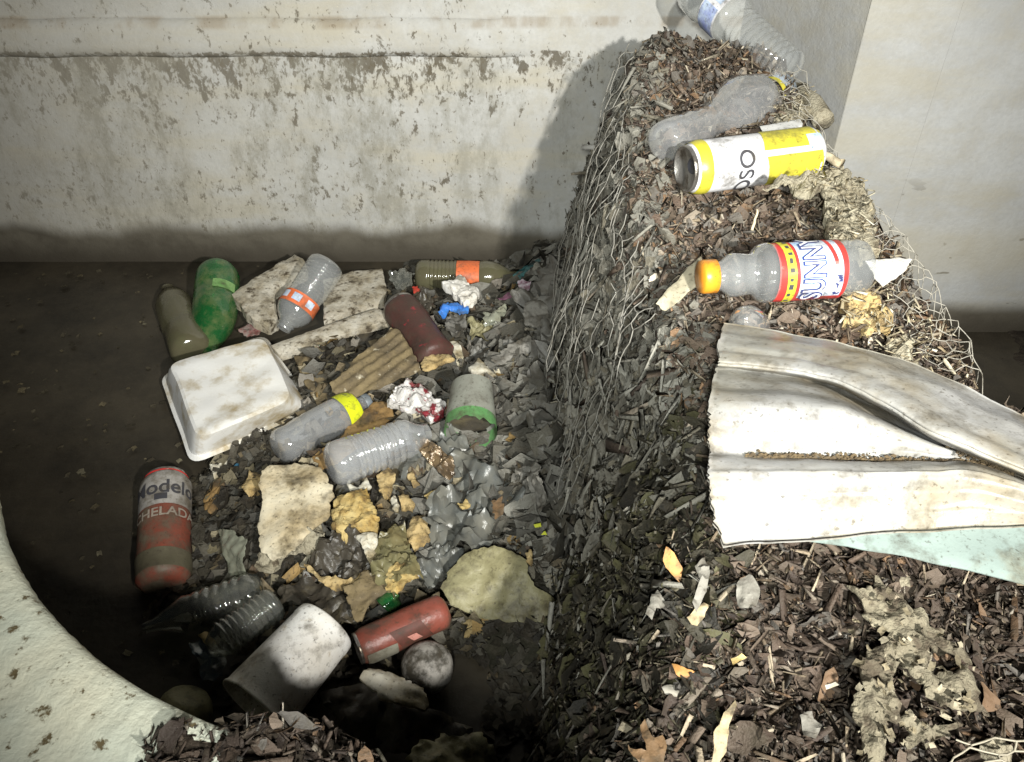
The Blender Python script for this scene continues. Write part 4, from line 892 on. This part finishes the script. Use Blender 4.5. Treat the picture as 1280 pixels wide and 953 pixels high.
t, c, b_ = bottle('olive silted bottle with orange label lying along the wall', P(520, 345, .03), P(668, 347, .03), 40, M['pet_murk'], soda((.10, .36, 8), (.36, .54), .60), .05, 10,
    lab=(.35, .54, M['orange'], -1.3, 1.3))
t, c, b_ = bottle('clear bottle with yellow green label and dark cap, right of the foam box', P(346, 562, .060), P(458, 502, .050), 48, M['pet_fog'],
    [(0, .5), (.01, .75), (.05, .95), (.10, 1), (.16, .97), (.20, 1), (.30, 1), (.33, .96), (.36, 1), (.55, .98), (.62, 1.0), (.68, .97), (.80, .90), (.88, .62), (.92, .42), (1, .38)], .10, 11, cap=(M['bluegrey'],))
obj('label', *c.patch(.68, .845, -1.6, 1.6, .001, n=26, crush=.10, seed=11, cs=16, rfun=lambda q: float(np.interp(q, [.68, .80, .88], [.99, .95, .80]))), M['ylabel'], t)
bottle('clear ribbed bottle without label lying on the brown cardboard', P(412, 584, .085), P(535, 540, .07), 56, M['pet_fog'],
    [(0, .5), (.01, .78), (.05, .97), (.12, 1)] + ribs(.18, .70, 8, 1.0, .07) + [(.72, 1.0), (.80, .88), (.88, .6), (.95, .42), (1, .38)], .05, 12)
bottle('glistening clear bottle half in shadow at the left below the red can', P(330, 738, .03), P(180, 786, .015), 52, M['pet_d'],
    [(0, .5), (.02, .85), (.1, 1.0)] + ribs(.12, .60, 6, 1.0, .06) + [(.65, .95), (.8, .6), (.92, .3), (1, .25)], .16, 13)
bottle('deeply ribbed clear bottle left of the white foam cup', P(347, 752, .05), P(262, 812, .05), 46, M['pet_d'],
    [(0, .5), (.02, .85), (.08, 1.0)] + ribs(.1, .86, 9, 1.0, .12) + [(.9, .8), (1, .5)], .10, 14)
bottle('small green bottle mostly hidden beneath the crumpled yellowish bag', P(480, 760, .01), P(496, 742, .02), 28, M['pet_g'], None, .05, 15)

# foam clamshell box
def rquad(px, z, r, n=6):
    q = [P(a, b_, z) for a, b_ in px]; out = []
    for i in range(4):
        p, a, b_ = q[i], q[i-1], q[(i+1) % 4]; u = (a-p).normalized(); v = (b_-p).normalized()
        s, e = p + u*r, p + v*r
        for k in range(n+1):
            t = k/n; out.append((s*(1-t)+p*t)*(1-t) + (p*(1-t)+e*t)*t)
    return out
RIM = [(199, 470), (330, 417), (394, 512), (240, 583)]
TOPQ = [(211, 454), (330, 421), (366, 500), (247, 549)]
loops = [rquad(RIM, .020, .030), rquad(RIM, .030, .030), rquad([(204, 469), (331, 421), (387, 509), (242, 576)], .033, .030),
         rquad([(208, 457), (331, 420), (371, 502), (245, 556)], .075, .028), rquad(TOPQ, .086, .027), rquad([(217, 457), (327, 427), (359, 498), (249, 543)], .0885, .024)]
# resample every loop and the edges between its corners alike
def dens(lp, per=8):
    out = []; n = len(lp); k = n//4
    for i in range(n):
        out.append(lp[i])
        if (i % k) == k-1:
            a, b_ = lp[i], lp[(i+1) % n]; out += [a.lerp(b_, j/per) for j in range(1, per)]
    return out
LP = [dens(l) for l in loops]; n = len(LP[0]); V = [v for l in LP for v in l]; F = []
for j in range(len(LP)-1):
    for i in range(n): F.append((j*n+i, j*n+(i+1) % n, (j+1)*n+(i+1) % n, (j+1)*n+i))
cc = sum(LP[-1], Vector())/n; last = LP[-1]; prev = (len(LP)-1)*n
for s in range(1, 8):
    f = s/8; base = len(V)
    for p in last: 
        q = p.lerp(cc, f); V.append(q + Vector((0, 0, -.004*math.sin(f*PI*.5) + .0035*nz(q, 25, 4))))
    for i in range(n): F.append((prev+i, prev+(i+1) % n, base+(i+1) % n, base+i))
    prev = base
V.append(cc + Vector((0, 0, -.004))); F += [(prev+i, prev+(i+1) % n, len(V)-1) for i in range(n)]
V = [v + Vector((nz(v, 12, 7), nz(v, 12, 8), nz(v, 30, 9)*.5))*.003 for v in V]
fb_ = tag(obj('foam_box', V, F, mat('stained_white_foam', (.86, .86, .85), (.80, .78, .72), 8, .5, .12, 200, (.42, .33, .18), 16, .42, dsharp=.10, grime=False)), 'upturned white foam takeaway box with brownish stains, floating at the left', 'foam box')
fb_.data.set_sharp_from_angle(angle=math.radians(24))

# foam and card pieces
shard('foam_block', 'notched tan and grey foam packing block beside the green bottle', 'foam block', [(289, 366), (330, 338), (368, 316), (378, 322), (384, 336), (362, 350), (342, 362), (347, 398), (337, 406), (315, 398)], [.07, .075, .08, .08, .075, .07, .065, .05, .05, .06], M['foam_spot'], .03, .002, 40, .0015)
shard('foam_slab', 'flat speckled white foam slab right of the upright bottle', 'foam slab', [(404, 348), (440, 338), (478, 334), (483, 360), (480, 376), (440, 386), (404, 400)], .055, M['foam_spot'], .02, .0012, 30, .001)
shard('foam_strip', 'long narrow white foam strip behind the foam box', 'foam strip', [(338, 430), (400, 408), (470, 384), (490, 390), (486, 400), (420, 420), (350, 442)], [.05, .055, .06, .06, .055, .05, .045], M['foam_spot'], .022, .0012, 40, .001)
shard('dark_wedge', 'dark curved wedge tucked against the right side of the foam box', 'rubbish scrap', [(366, 440), (385, 442), (402, 458), (414, 495), (398, 505), (380, 480)], .05, M['bark_board'], .012, .006, 30, .002)
shard('dark_board', 'dark flat board under the foam strip', 'board', [(372, 440), (430, 420), (480, 400), (462, 435), (420, 465), (400, 462)], .035, M['darkrag'], .01, .004, 30, .002)
shard('grooved_board', 'tan grooved board flecked with white, right of the foam box', 'board', [(413, 478), (450, 442), (488, 410), (500, 414), (514, 436), (527, 460), (490, 476), (440, 497), (420, 496)], [.085, .09, .095, .095, .085, .08, .075, .07, .07], M['bark_board'], .008, .002, 30, .0015, rib=(.0022, .018, 1.35), step=.004)
shard('cardboard_strip', 'wet orange brown cardboard strip under the clear bottles', 'cardboard', [(390, 572), (430, 540), (468, 502), (488, 503), (493, 520), (460, 548), (420, 578), (400, 590)], .055, M['cardboard'], .005, .005, 25, .002)
shard('foam_chunk', 'bright white foam chunk in front of the olive bottle', 'foam chunk', [(553, 354), (575, 340), (585, 350), (599, 362), (597, 372), (580, 379), (570, 368)], .085, M['foam_clean'], .02, .006, 50, .002)
shard('foam_chunk', 'small cream foam cube above the green banded cup', 'foam chunk', [(585, 458), (598, 446), (610, 456), (619, 466), (608, 474), (592, 466)], .08, M['foam'], .015, .003, 50, .001)
shard('blue_wrapper', 'crumpled bright blue wrapper scrap under the white foam chunk', 'wrapper', [(547, 392), (556, 376), (566, 380), (585, 376), (586, 388), (574, 392), (562, 388), (554, 397)], .075, M['blue'], .002, .008, 40, .002)
shard('grey_scrap', 'grey half round scrap below the blue wrapper', 'rubbish scrap', [(556, 396), (570, 392), (583, 394), (582, 410), (570, 422), (556, 412)], .06, M['mudrag'], .004, .008, 40, .002)
shard('purple_wrapper', 'small purple and white wrapper near the wall', 'wrapper', [(620, 372), (640, 364), (660, 366), (658, 371), (640, 371), (624, 377)], .07, M['purple'], .002, .004, 40, .001)
shard('white_wrapper', 'tiny white and plum wrapper corner standing beside the purple one', 'wrapper', [(646, 350), (652, 348), (664, 352), (662, 362), (654, 366), (649, 364)], .08, mat('white_plum', (.6, .58, .62), (.2, .05, .12), 90, .4), .002, .003, 40, .001)
shard('teal_scrap', 'dark teal plastic scrap near the wall beside the bank', 'plastic scrap', [(640, 345), (652, 333), (672, 322), (676, 328), (660, 340), (646, 352)], .06, M['tealscrap'], .002, .006, 40, .002)
shard('red_scrap', 'tiny red scrap at the foot of the bank near the wall', 'plastic scrap', [(688, 352), (693, 350), (694, 361), (689, 362)], .07, mat('red_scrap', (.5, .05, .02), None), .002, .001)
shard('yellow_scrap', 'tiny mustard scrap beside the red one at the foot of the bank', 'plastic scrap', [(683, 337), (688, 336), (690, 349), (684, 350)], .07, M['foam_yellow'], .002, .001)
shard('bottle_cap', 'small red bottle cap left of the dark crushed can', 'bottle cap', [(515, 358), (522, 356), (524, 363), (517, 365)], .07, mat('red_cap', (.5, .05, .03), None), .006, .0005)
def can(label, a, b_, w, m, crush=.08, seed=1, name='drink_can', endm=None, capb=True):
    c = Cyl(a, b_, w); t = thing(name, label, 'can', (a+b_)/2 - Vector((0, 0, c.R)))
    obj('body', *c.lathe([(.0, .72), (.02, .86), (.05, 1.0)] + [(.05 + .86*i/14, 1.0) for i in range(1, 15)] + [(.95, .92), (.975, .86)], 36, crush, 14, seed), m, t)
    obj('rim', *c.lathe([(.965, .87), (.975, .89), (.995, .89), (1.0, .86), (.993, .82), (.975, .80), (.965, .05)], 36, crush, 14, seed, cap0=False, cap1=True), endm or M['metal'], t)
    return t, c
can('dark maroon crushed can with red flecks, right of the grooved board', P(548, 452, .05), P(500, 385, .065), 50, M['darkcan'], .14, 21)
t, c = can('faded red can with dark patches, right of the white foam cup', P(558, 763, .05), P(446, 812, .05), 46, M['redcan'], .08, 22)
obj('bare_patch', *c.patch(.62, .94, -1.5, -.55, .0008, n=14, m=8, crush=.08, cs=14, seed=22), mat('bare_can_grey', (.26, .25, .20), (.18, .17, .13), 40, .5), t)
obj('dark_patch', *c.patch(.28, .62, -1.1, .1, .0006, n=14, m=8, crush=.08, cs=14, seed=22, slant=.10), mat('dark_brown_stain', (.06, .03, .02), (.12, .04, .03), 60, .6), t)
obj('pink_patch', *c.patch(.38, .48, -.85, -.45, .0012, n=8, m=4, crush=.08, cs=14, seed=22, slant=.06), mat('pink_print', (.5, .22, .18), None, 40, .5), t)
t, c = can('tall white and red can floating upright in the dark water at the left', P(203, 732, .015), P(208, 600, .035), 63, M['redcan2'], .07, 23)
kw = dict(crush=.07, cs=14, seed=23)
lb = obj('white_print', *c.patch(.60, .945, -PI, PI, .0007, n=60, m=10, rfun=lambda q: float(np.interp(q, [.91, .95], [1, .92])), **kw), M['canwhite'], t)
sub('lettering', *c.text('Modelo', .76, -.10, .034, .0015, 23, .07, 14, bold=.0006, sx=.9), M['ink'], lb)
sub('emblem', *c.patch(.64, .70, -.42, .05, .0014, n=8, **kw), M['ink'], lb)
obj('lettering', *c.text('CHELADA', .52, -.05, .021, .0013, 23, .07, 14, bold=.0004), mat('dull_white_ink', (.33, .28, .23), None), t)
obj('silt_skirt', *c.patch(.045, .20, -PI, PI, .0009, n=60, m=8, **kw), mat('silt_coat', (.13, .115, .075), (.09, .08, .05), 30, .7), t)
obj('red_ring', *c.lathe([(.955, .885), (.962, .905), (.972, .905)], 36, 0, cap0=False), M['red'], t)

shard('crushed_can', 'flattened red and white can with a torn white side, centre of the pool', 'crushed can', [(483, 500), (495, 480), (510, 474), (530, 478), (545, 492), (556, 500), (552, 515), (538, 525), (520, 512), (502, 508)], .08, mat('crushed_can_print', (.60, .58, .56), (.60, .58, .56), 40, .5, .8, 70, (.20, .02, .03), 30, .44, dsharp=.02), .015, .010, 40, .002)
# paper cup with green band, torn mouth
c = Cyl(P(590, 484, .105), P(588, 540, .085), 66)
t = thing('paper_cup', 'grey paper cup with green band and torn mouth, face down by the grey bag', 'cup', P(588, 545, .02))
def torn(t0, t1, a0, a1, r0, r1, rag, n=40, m=10):
    V, F = [], []
    for j in range(m+1):
        for i in range(n+1):
            th = a0 + (a1-a0)*i/n; tt = t0 + (t1-t0)*j/m
            if j == m: tt += rag*(nz((th*3, 0, 1), 1.3, 3) + .5*nz((th*9, 0, 2), 1.1, 5))
            V.append(c.pt(tt, th, c.R*(r0 + (r1-r0)*(tt-t0)/(t1-t0))*(1+.03*nz((tt*3, th, 0), 1, 2))))
    for j in range(m):
        for i in range(n): a = j*(n+1)+i; F.append((a, a+1, a+n+2, a+n+1))
    return V, F
V, F = torn(0, .76, -PI, PI, .80, .95, .0); obj('wall', V, F, M['cup'], t)
V, F = torn(.76, 1.0, -PI, PI, .95, 1.0, .13); obj('green_band', V, F, M['green_cup'], t)
obj('inner_shade', *c.lathe([(.70, .90), (.74, .6), (.73, .02)], 36, .05, 20, 3, cap0=False, cap1=True), M['darkrag'], t)  # added dark disc, stands in for the shade inside the cup
obj('base', *c.lathe([(0.02, .80), (.0, .78), (.01, .70), (.012, .02)], 36, 0, cap0=False, cap1=True), M['cup'], t)

shard('foil_wrapper', 'shiny brown crinkled foil wrapper below the paper cup', 'wrapper', [(517, 552), (530, 545), (548, 556), (564, 572), (569, 594), (556, 597), (548, 590), (530, 572)], [.07, .075, .08, .075, .065, .06, .06, .065], M['foil'], .004, .010, 45, .002)
shard('foam_plate', 'large torn cream foam plate in the middle of the pile', 'foam plate', [(327, 588), (350, 577), (380, 576), (400, 584), (416, 604), (412, 640), (395, 655), (360, 690), (340, 700), (322, 684), (324, 640)], [.085]*6 + [.08, .075, .07, .07, .08], M['plate'], .006, .004, 16, .003)
shard('torn_paper', 'crumpled brownish paper edge folded under the cream plate', 'paper', [(320, 692), (345, 684), (372, 668), (400, 650), (408, 668), (392, 688), (360, 692), (345, 706), (322, 712)], .06, M['pulp_pale'], .008, .012, 45, .003)
shard('foam_piece', 'squarish yellowed foam piece below the ribbed clear bottle', 'foam piece', [(414, 632), (422, 618), (458, 608), (466, 630), (474, 650), (462, 662), (440, 660), (430, 672), (424, 660), (412, 656)], .08, M['foam_yellow'], .014, .006, 50, .003)
shard('foam_piece', 'small pale foam rim poking out under the ribbed clear bottle', 'foam piece', [(432, 602), (448, 606), (458, 594), (462, 606), (452, 615), (438, 612)], .065, M['foam'], .01, .003, 50, .001)
G3 = 'foam crumbs floating among the rubbish'
for lab_, px_, mm, zz in [
    ('cream foam crumb right of the ribbed bottle neck', [(470, 592), (485, 582), (495, 592), (490, 610), (482, 624), (474, 612)], 'foam_tan', .06),
    ('narrow white foam sliver right of the yellowed foam piece', [(488, 622), (494, 618), (499, 632), (498, 642), (490, 636)], 'foam', .06),
    ('rounded olive grey foam crumb above the white sliver', [(496, 620), (510, 616), (520, 630), (516, 640), (502, 634)], 'foam_tan', .05),
    ('tan foam tile standing left of the grey bag', [(506, 662), (516, 645), (532, 642), (537, 672), (518, 686), (510, 676)], 'foam_tan', .06),
    ('small oblong tan foam crumb on the grey bag', [(529, 618), (545, 610), (549, 616), (535, 624)], 'foam_yellow', .055),
    ('pointed pale foam scrap left of the yellowish bag', [(444, 670), (460, 664), (472, 668), (470, 690), (464, 706), (456, 692)], 'foam', .075),
    ('tan leaf shaped scrap below the foam box corner', [(252, 622), (262, 602), (280, 598), (284, 615), (276, 640), (258, 645)], 'cardboard', .02),
    ('rough tan scrap left of the cream plate', [(300, 606), (312, 590), (330, 585), (326, 610), (310, 618)], 'foam_tan', .045),
    ('small pale scrap under the foam box edge', [(262, 580), (285, 575), (278, 592), (268, 596)], 'foam', .02),
    ('little pale chip on the dark bottle scraps', [(246, 792), (258, 788), (268, 800), (264, 806), (252, 800)], 'foam_tan', .05),
    ('oblong grey crumb at the foot of the shiny foil', [(508, 592), (516, 588), (524, 602), (516, 606)], 'foam_tan', .055),
    ('mustard crumb on the grey bag, right of the tan tile', [(572, 628), (584, 622), (590, 630), (578, 636)], 'foam_yellow', .06)]:
    shard('foam_crumb', lab_, 'foam crumb', px_, zz, M[mm], .008, .005, 50, .0015, group=G3)
# more soft rubbish
shard('dark_rag', 'dark brown crumpled rag below the yellowed foam piece', 'rag', [(400, 680), (425, 664), (455, 668), (470, 700), (455, 716), (430, 726), (395, 712), (380, 692)], .065, M['darkrag'], .012, .022, 25, .004)
shard('tan_fold', 'tan torn fold of paper along the lower side of the dark rag', 'paper', [(380, 704), (400, 716), (430, 722), (458, 708), (462, 714), (432, 734), (405, 728), (384, 714)], .068, M['foam_tan'], .004, .008, 40, .002)
shard('plastic_bag', 'crumpled yellowish plastic bag below the foam crumbs', 'bag', [(470, 672), (488, 655), (506, 652), (512, 680), (520, 705), (530, 722), (505, 726), (492, 740), (470, 728), (466, 700)], .075, M['bag2'], .006, .016, 30, .003)
shard('brown_paper', 'brown stained paper slab sloping left of the yellowish bag', 'paper', [(432, 735), (458, 715), (500, 700), (506, 712), (490, 730), (462, 752), (452, 772), (440, 762)], .07, M['bark_board'], .006, .006, 30, .003)
shard('foam_piece', 'yellowish cream foam piece at the lower end of the brown paper', 'foam piece', [(486, 706), (505, 702), (526, 718), (510, 726), (496, 742), (480, 734)], .083, M['foam_yellow'], .006, .006, 40, .002)
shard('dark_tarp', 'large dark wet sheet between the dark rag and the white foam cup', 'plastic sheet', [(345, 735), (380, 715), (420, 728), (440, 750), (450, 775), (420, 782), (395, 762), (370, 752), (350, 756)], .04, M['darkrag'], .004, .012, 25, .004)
shard('plastic_wedge', 'pale clear plastic wedge left of the cream plate', 'plastic scrap', [(275, 662), (290, 664), (310, 675), (304, 700), (312, 720), (284, 722), (280, 692)], [.035, .05, .06, .05, .03, .02, .03], M['shardfilm'], .003, .006, 25, .002)
shard('plastic_bag', 'large grey translucent plastic bag spread right of the shiny foil', 'bag', [(545, 560), (565, 545), (600, 575), (640, 580), (660, 600), (655, 640), (630, 665), (600, 690), (570, 690), (545, 680), (530, 650), (535, 620), (560, 600)], .055, M['bag'], .003, .030, 22, .006, step=.006)
shard('plastic_bag', 'clear bag half under water beside the olive plastic lid', 'bag', [(520, 690), (545, 675), (575, 685), (585, 705), (560, 720), (530, 730), (515, 712)], .035, M['bag'], .002, .02, 25, .004)
shard('plastic_bag', 'small pale blue grey bag corner under the mouth of the paper cup', 'bag', [(545, 545), (556, 522), (570, 530), (585, 565), (600, 590), (580, 600), (560, 575)], .052, M['bag'], .003, .014, 30, .003)
shard('muddy_cloth', 'grey mud soaked cloth climbing the foot of the bank beside the wall', 'cloth', [(660, 330), (680, 318), (700, 330), (705, 380), (690, 400), (672, 380), (668, 350)], [.05, .06, .12, .14, .10, .06, .05], M['mudrag'], .004, .02, 30, .005)
shard('muddy_cloth', 'grey mud soaked cloth in folds at the foot of the bank, right of the cup', 'cloth', [(650, 372), (672, 362), (690, 390), (692, 440), (680, 480), (690, 530), (665, 540), (655, 500), (630, 520), (640, 470), (610, 460), (640, 430), (655, 410)], [.06, .07, .09, .10, .10, .10, .08, .06, .05, .05, .04, .05, .055], M['mudrag'], .004, .030, 24, .006, step=.006)
shard('muddy_paper', 'grey flattened paper box near the purple wrapper', 'paper', [(655, 380), (672, 366), (684, 378), (688, 402), (672, 408), (655, 402)], .10, M['mudpaper'], .006, .006, 30, .002)
shard('muddy_paper', 'folded grey paper strip above the muddy cloth', 'paper', [(612, 448), (640, 430), (662, 420), (668, 432), (640, 448), (618, 458)], .085, M['mudpaper'], .004, .008, 30, .003)
shard('muddy_paper', 'upright grey leaf of plastic leaning on the bank below the cup', 'plastic scrap', [(655, 590), (668, 575), (680, 600), (678, 630), (668, 645), (656, 625)], [.06, .09, .12, .10, .07, .05], M['mudpaper'], .003, .010, 30, .003)
shard('muddy_paper', 'dark twisted strip at the foot of the bank below the cup', 'plastic scrap', [(640, 585), (665, 560), (682, 540), (684, 556), (668, 585), (650, 600)], .07, M['mudrag'], .003, .014, 30, .003)
shard('clear_scrap', 'pale clear plastic scrap between the blue wrapper and muddy paper', 'plastic scrap', [(604, 392), (622, 384), (634, 378), (630, 395), (618, 408), (606, 402)], .07, M['shardfilm'], .002, .01, 40, .003)
shard('olive_scrap', 'olive crumpled scrap between clear scrap and cup', 'rubbish scrap', [(584, 400), (604, 396), (622, 412), (610, 424), (590, 420)], .06, M['olive'], .004, .012, 40, .003)
shard('grey_scrap', 'dark grey crumpled scrap above the cream foam cube', 'rubbish scrap', [(596, 428), (620, 418), (640, 424), (630, 446), (604, 450), (588, 444)], .055, M['mudrag'], .004, .014, 40, .003)
shard('grey_scrap', 'rounded tan scrap against the lower end of the dark maroon can', 'rubbish scrap', [(524, 452), (540, 440), (565, 444), (566, 450), (545, 458), (528, 460)], .07, M['foam_tan'], .008, .004, 40, .002)
shard('white_scrap', 'small white scrap by the lower right of the dark maroon can', 'rubbish scrap', [(560, 425), (572, 428), (580, 446), (572, 450), (566, 440)], .06, M['foam'], .002, .004, 40, .002)
shard('clear_scrap', 'clear crumpled cup right of the foam slab', 'plastic scrap', [(484, 342), (500, 336), (518, 342), (515, 356), (495, 358)], .05, M['pet_d'], .003, .01, 40, .002)
shard('brown_scrap', 'dark brown scrap above the dark maroon can', 'rubbish scrap', [(505, 372), (528, 362), (545, 378), (535, 392), (512, 392)], .06, M['darkrag'], .006, .012, 40, .003)
shard('blue_scrap', 'small blue plastic scrap peeping out under the foam box', 'plastic scrap', [(292, 578), (304, 572), (308, 580), (298, 588)], .02, mat('dull_blue', (.05, .16, .26), (.03, .08, .12), 60, .4), .003, .002)
shard('white_scrap', 'small red and white scrap under the notched foam block', 'rubbish scrap', [(300, 412), (312, 402), (326, 406), (324, 416), (308, 420)], .03, mat('red_white_scrap', (.30, .27, .24), (.22, .06, .06), 90, .6), .003, .006)
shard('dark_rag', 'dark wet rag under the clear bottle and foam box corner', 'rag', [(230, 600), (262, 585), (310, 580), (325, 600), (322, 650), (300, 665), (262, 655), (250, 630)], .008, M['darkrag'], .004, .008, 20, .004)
shard('flattened_lid', 'broad olive plastic lid between the grey bag and the dark pit', 'plastic lid', [(552, 735), (560, 712), (580, 692), (605, 683), (635, 686), (658, 700), (660, 716), (668, 732), (700, 752), (690, 778), (640, 778), (595, 772), (565, 756)], [.05, .055, .065, .075, .08, .08, .075, .06, .04, .025, .03, .035, .04], M['olive'], .003, .006, 16, .002, sag=.008)
for lab_, px_ in [('tiny lime yellow scrap at the foot of the bank', [(667, 655), (676, 653), (677, 658), (669, 659)]), ('second tiny lime scrap, just below the first at the foot of the bank', [(676, 668), (681, 663), (684, 668)])]:
    shard('lime_scrap', lab_, 'plastic scrap', px_, .09, M['lime'], .002, .001, 30, .0003)
shard('tan_scrap', 'tan sliver of foam beside the olive lid', 'foam crumb', [(657, 690), (664, 684), (668, 694), (664, 704), (657, 700)], .085, M['foam_tan'], .006, .002)
shard('brown_leaf', 'brown leaf stuck flat on the grey bag', 'leaf', [(615, 625), (628, 620), (628, 642), (618, 650)], .075, M['leafb'], .001, .004)
shard('twisted_film', 'thin twisted clear film strand left of the foil', 'plastic scrap', [(500, 598), (510, 575), (520, 560), (514, 545), (522, 546), (528, 562), (514, 582), (506, 600)], .07, M['bag'], .002, .008, 40, .001)

# white foam cup, lower part in shadow
c = Cyl(P(408, 782, .065), P(318, 885, .055), 88)
t = thing('foam_cup', 'large white foam cup lying half in shadow near the bottom of the pit', 'cup', (c.a + c.d/2) - Vector((0, 0, c.R)))
obj('body', *c.lathe([(.0, .93), (.015, .96), (.10, .985), (.105, .965), (.5, 1.02), (.9, 1.08), (.98, 1.09), (.99, 1.13), (1.01, 1.13), (1.012, 1.08), (.9, 1.04), (.3, .98)], 44, .012, 14, 3), M['foam_clean'], t)
# grimy ball
def ball(name, label, cat, ctr, R, m, dent=.04, seed=1, flat=1):
    bm = bmesh.new(); bmesh.ops.create_uvsphere(bm, u_segments=32, v_segments=20, radius=R)
    V = []
    for v in bm.verts: q = v.co*(1 + dent*nz(v.co, .9/R, seed)); q.z *= flat; V.append(q + ctr)
    F = [tuple(v.index for v in f.verts) for f in bm.faces]; bm.free()
    return tag(obj(name, V, F, m), label, cat)
ball('ball', 'grimy whitish ball right of the ribbed foam, below the red can', 'ball', P(534, 834, .03), .0315, M['rubber'], .05, 3)
cb = Cyl(P(236, 868, .03), P(225, 905, .0), 70)
t = thing('foam_bowl', 'tan rounded bowl in shadow beside the concrete rim', 'bowl', P(232, 890, .0))
obj('body', *cb.lathe([(0, .5), (.05, .72), (.25, .9), (.6, 1.0), (1.0, 1.02), (1.02, 1.06), (1.05, 1.02)], 36, .04, 14, 5), M['olive'], t)
shard('ribbed_foam', 'pale ribbed broken foam piece just catching light beside the ball', 'foam piece', [(450, 846), (458, 832), (478, 836), (505, 845), (530, 856), (535, 872), (532, 886), (505, 879), (475, 870), (462, 858)], [.07]*10, M['foam'], .012, .002, 40, .0015, rib=(.0012, .017, .0))
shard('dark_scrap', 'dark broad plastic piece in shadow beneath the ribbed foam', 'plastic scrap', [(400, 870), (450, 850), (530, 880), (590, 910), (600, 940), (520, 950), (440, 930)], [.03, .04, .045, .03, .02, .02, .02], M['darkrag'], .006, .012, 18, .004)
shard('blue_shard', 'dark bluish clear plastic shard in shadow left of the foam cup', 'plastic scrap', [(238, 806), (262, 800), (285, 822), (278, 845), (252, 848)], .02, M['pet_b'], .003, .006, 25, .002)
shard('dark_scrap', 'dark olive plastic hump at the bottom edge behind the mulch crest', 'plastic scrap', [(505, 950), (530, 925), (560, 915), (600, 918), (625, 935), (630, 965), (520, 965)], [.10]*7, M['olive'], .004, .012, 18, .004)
shard('pit_scrap', 'small dull foam bit in the dark under the olive lid', 'foam crumb', [(575, 778), (590, 768), (604, 778), (598, 790), (582, 792)], .02, M['foam_tan'], .008, .004)
print('objects', len(bpy.data.objects))
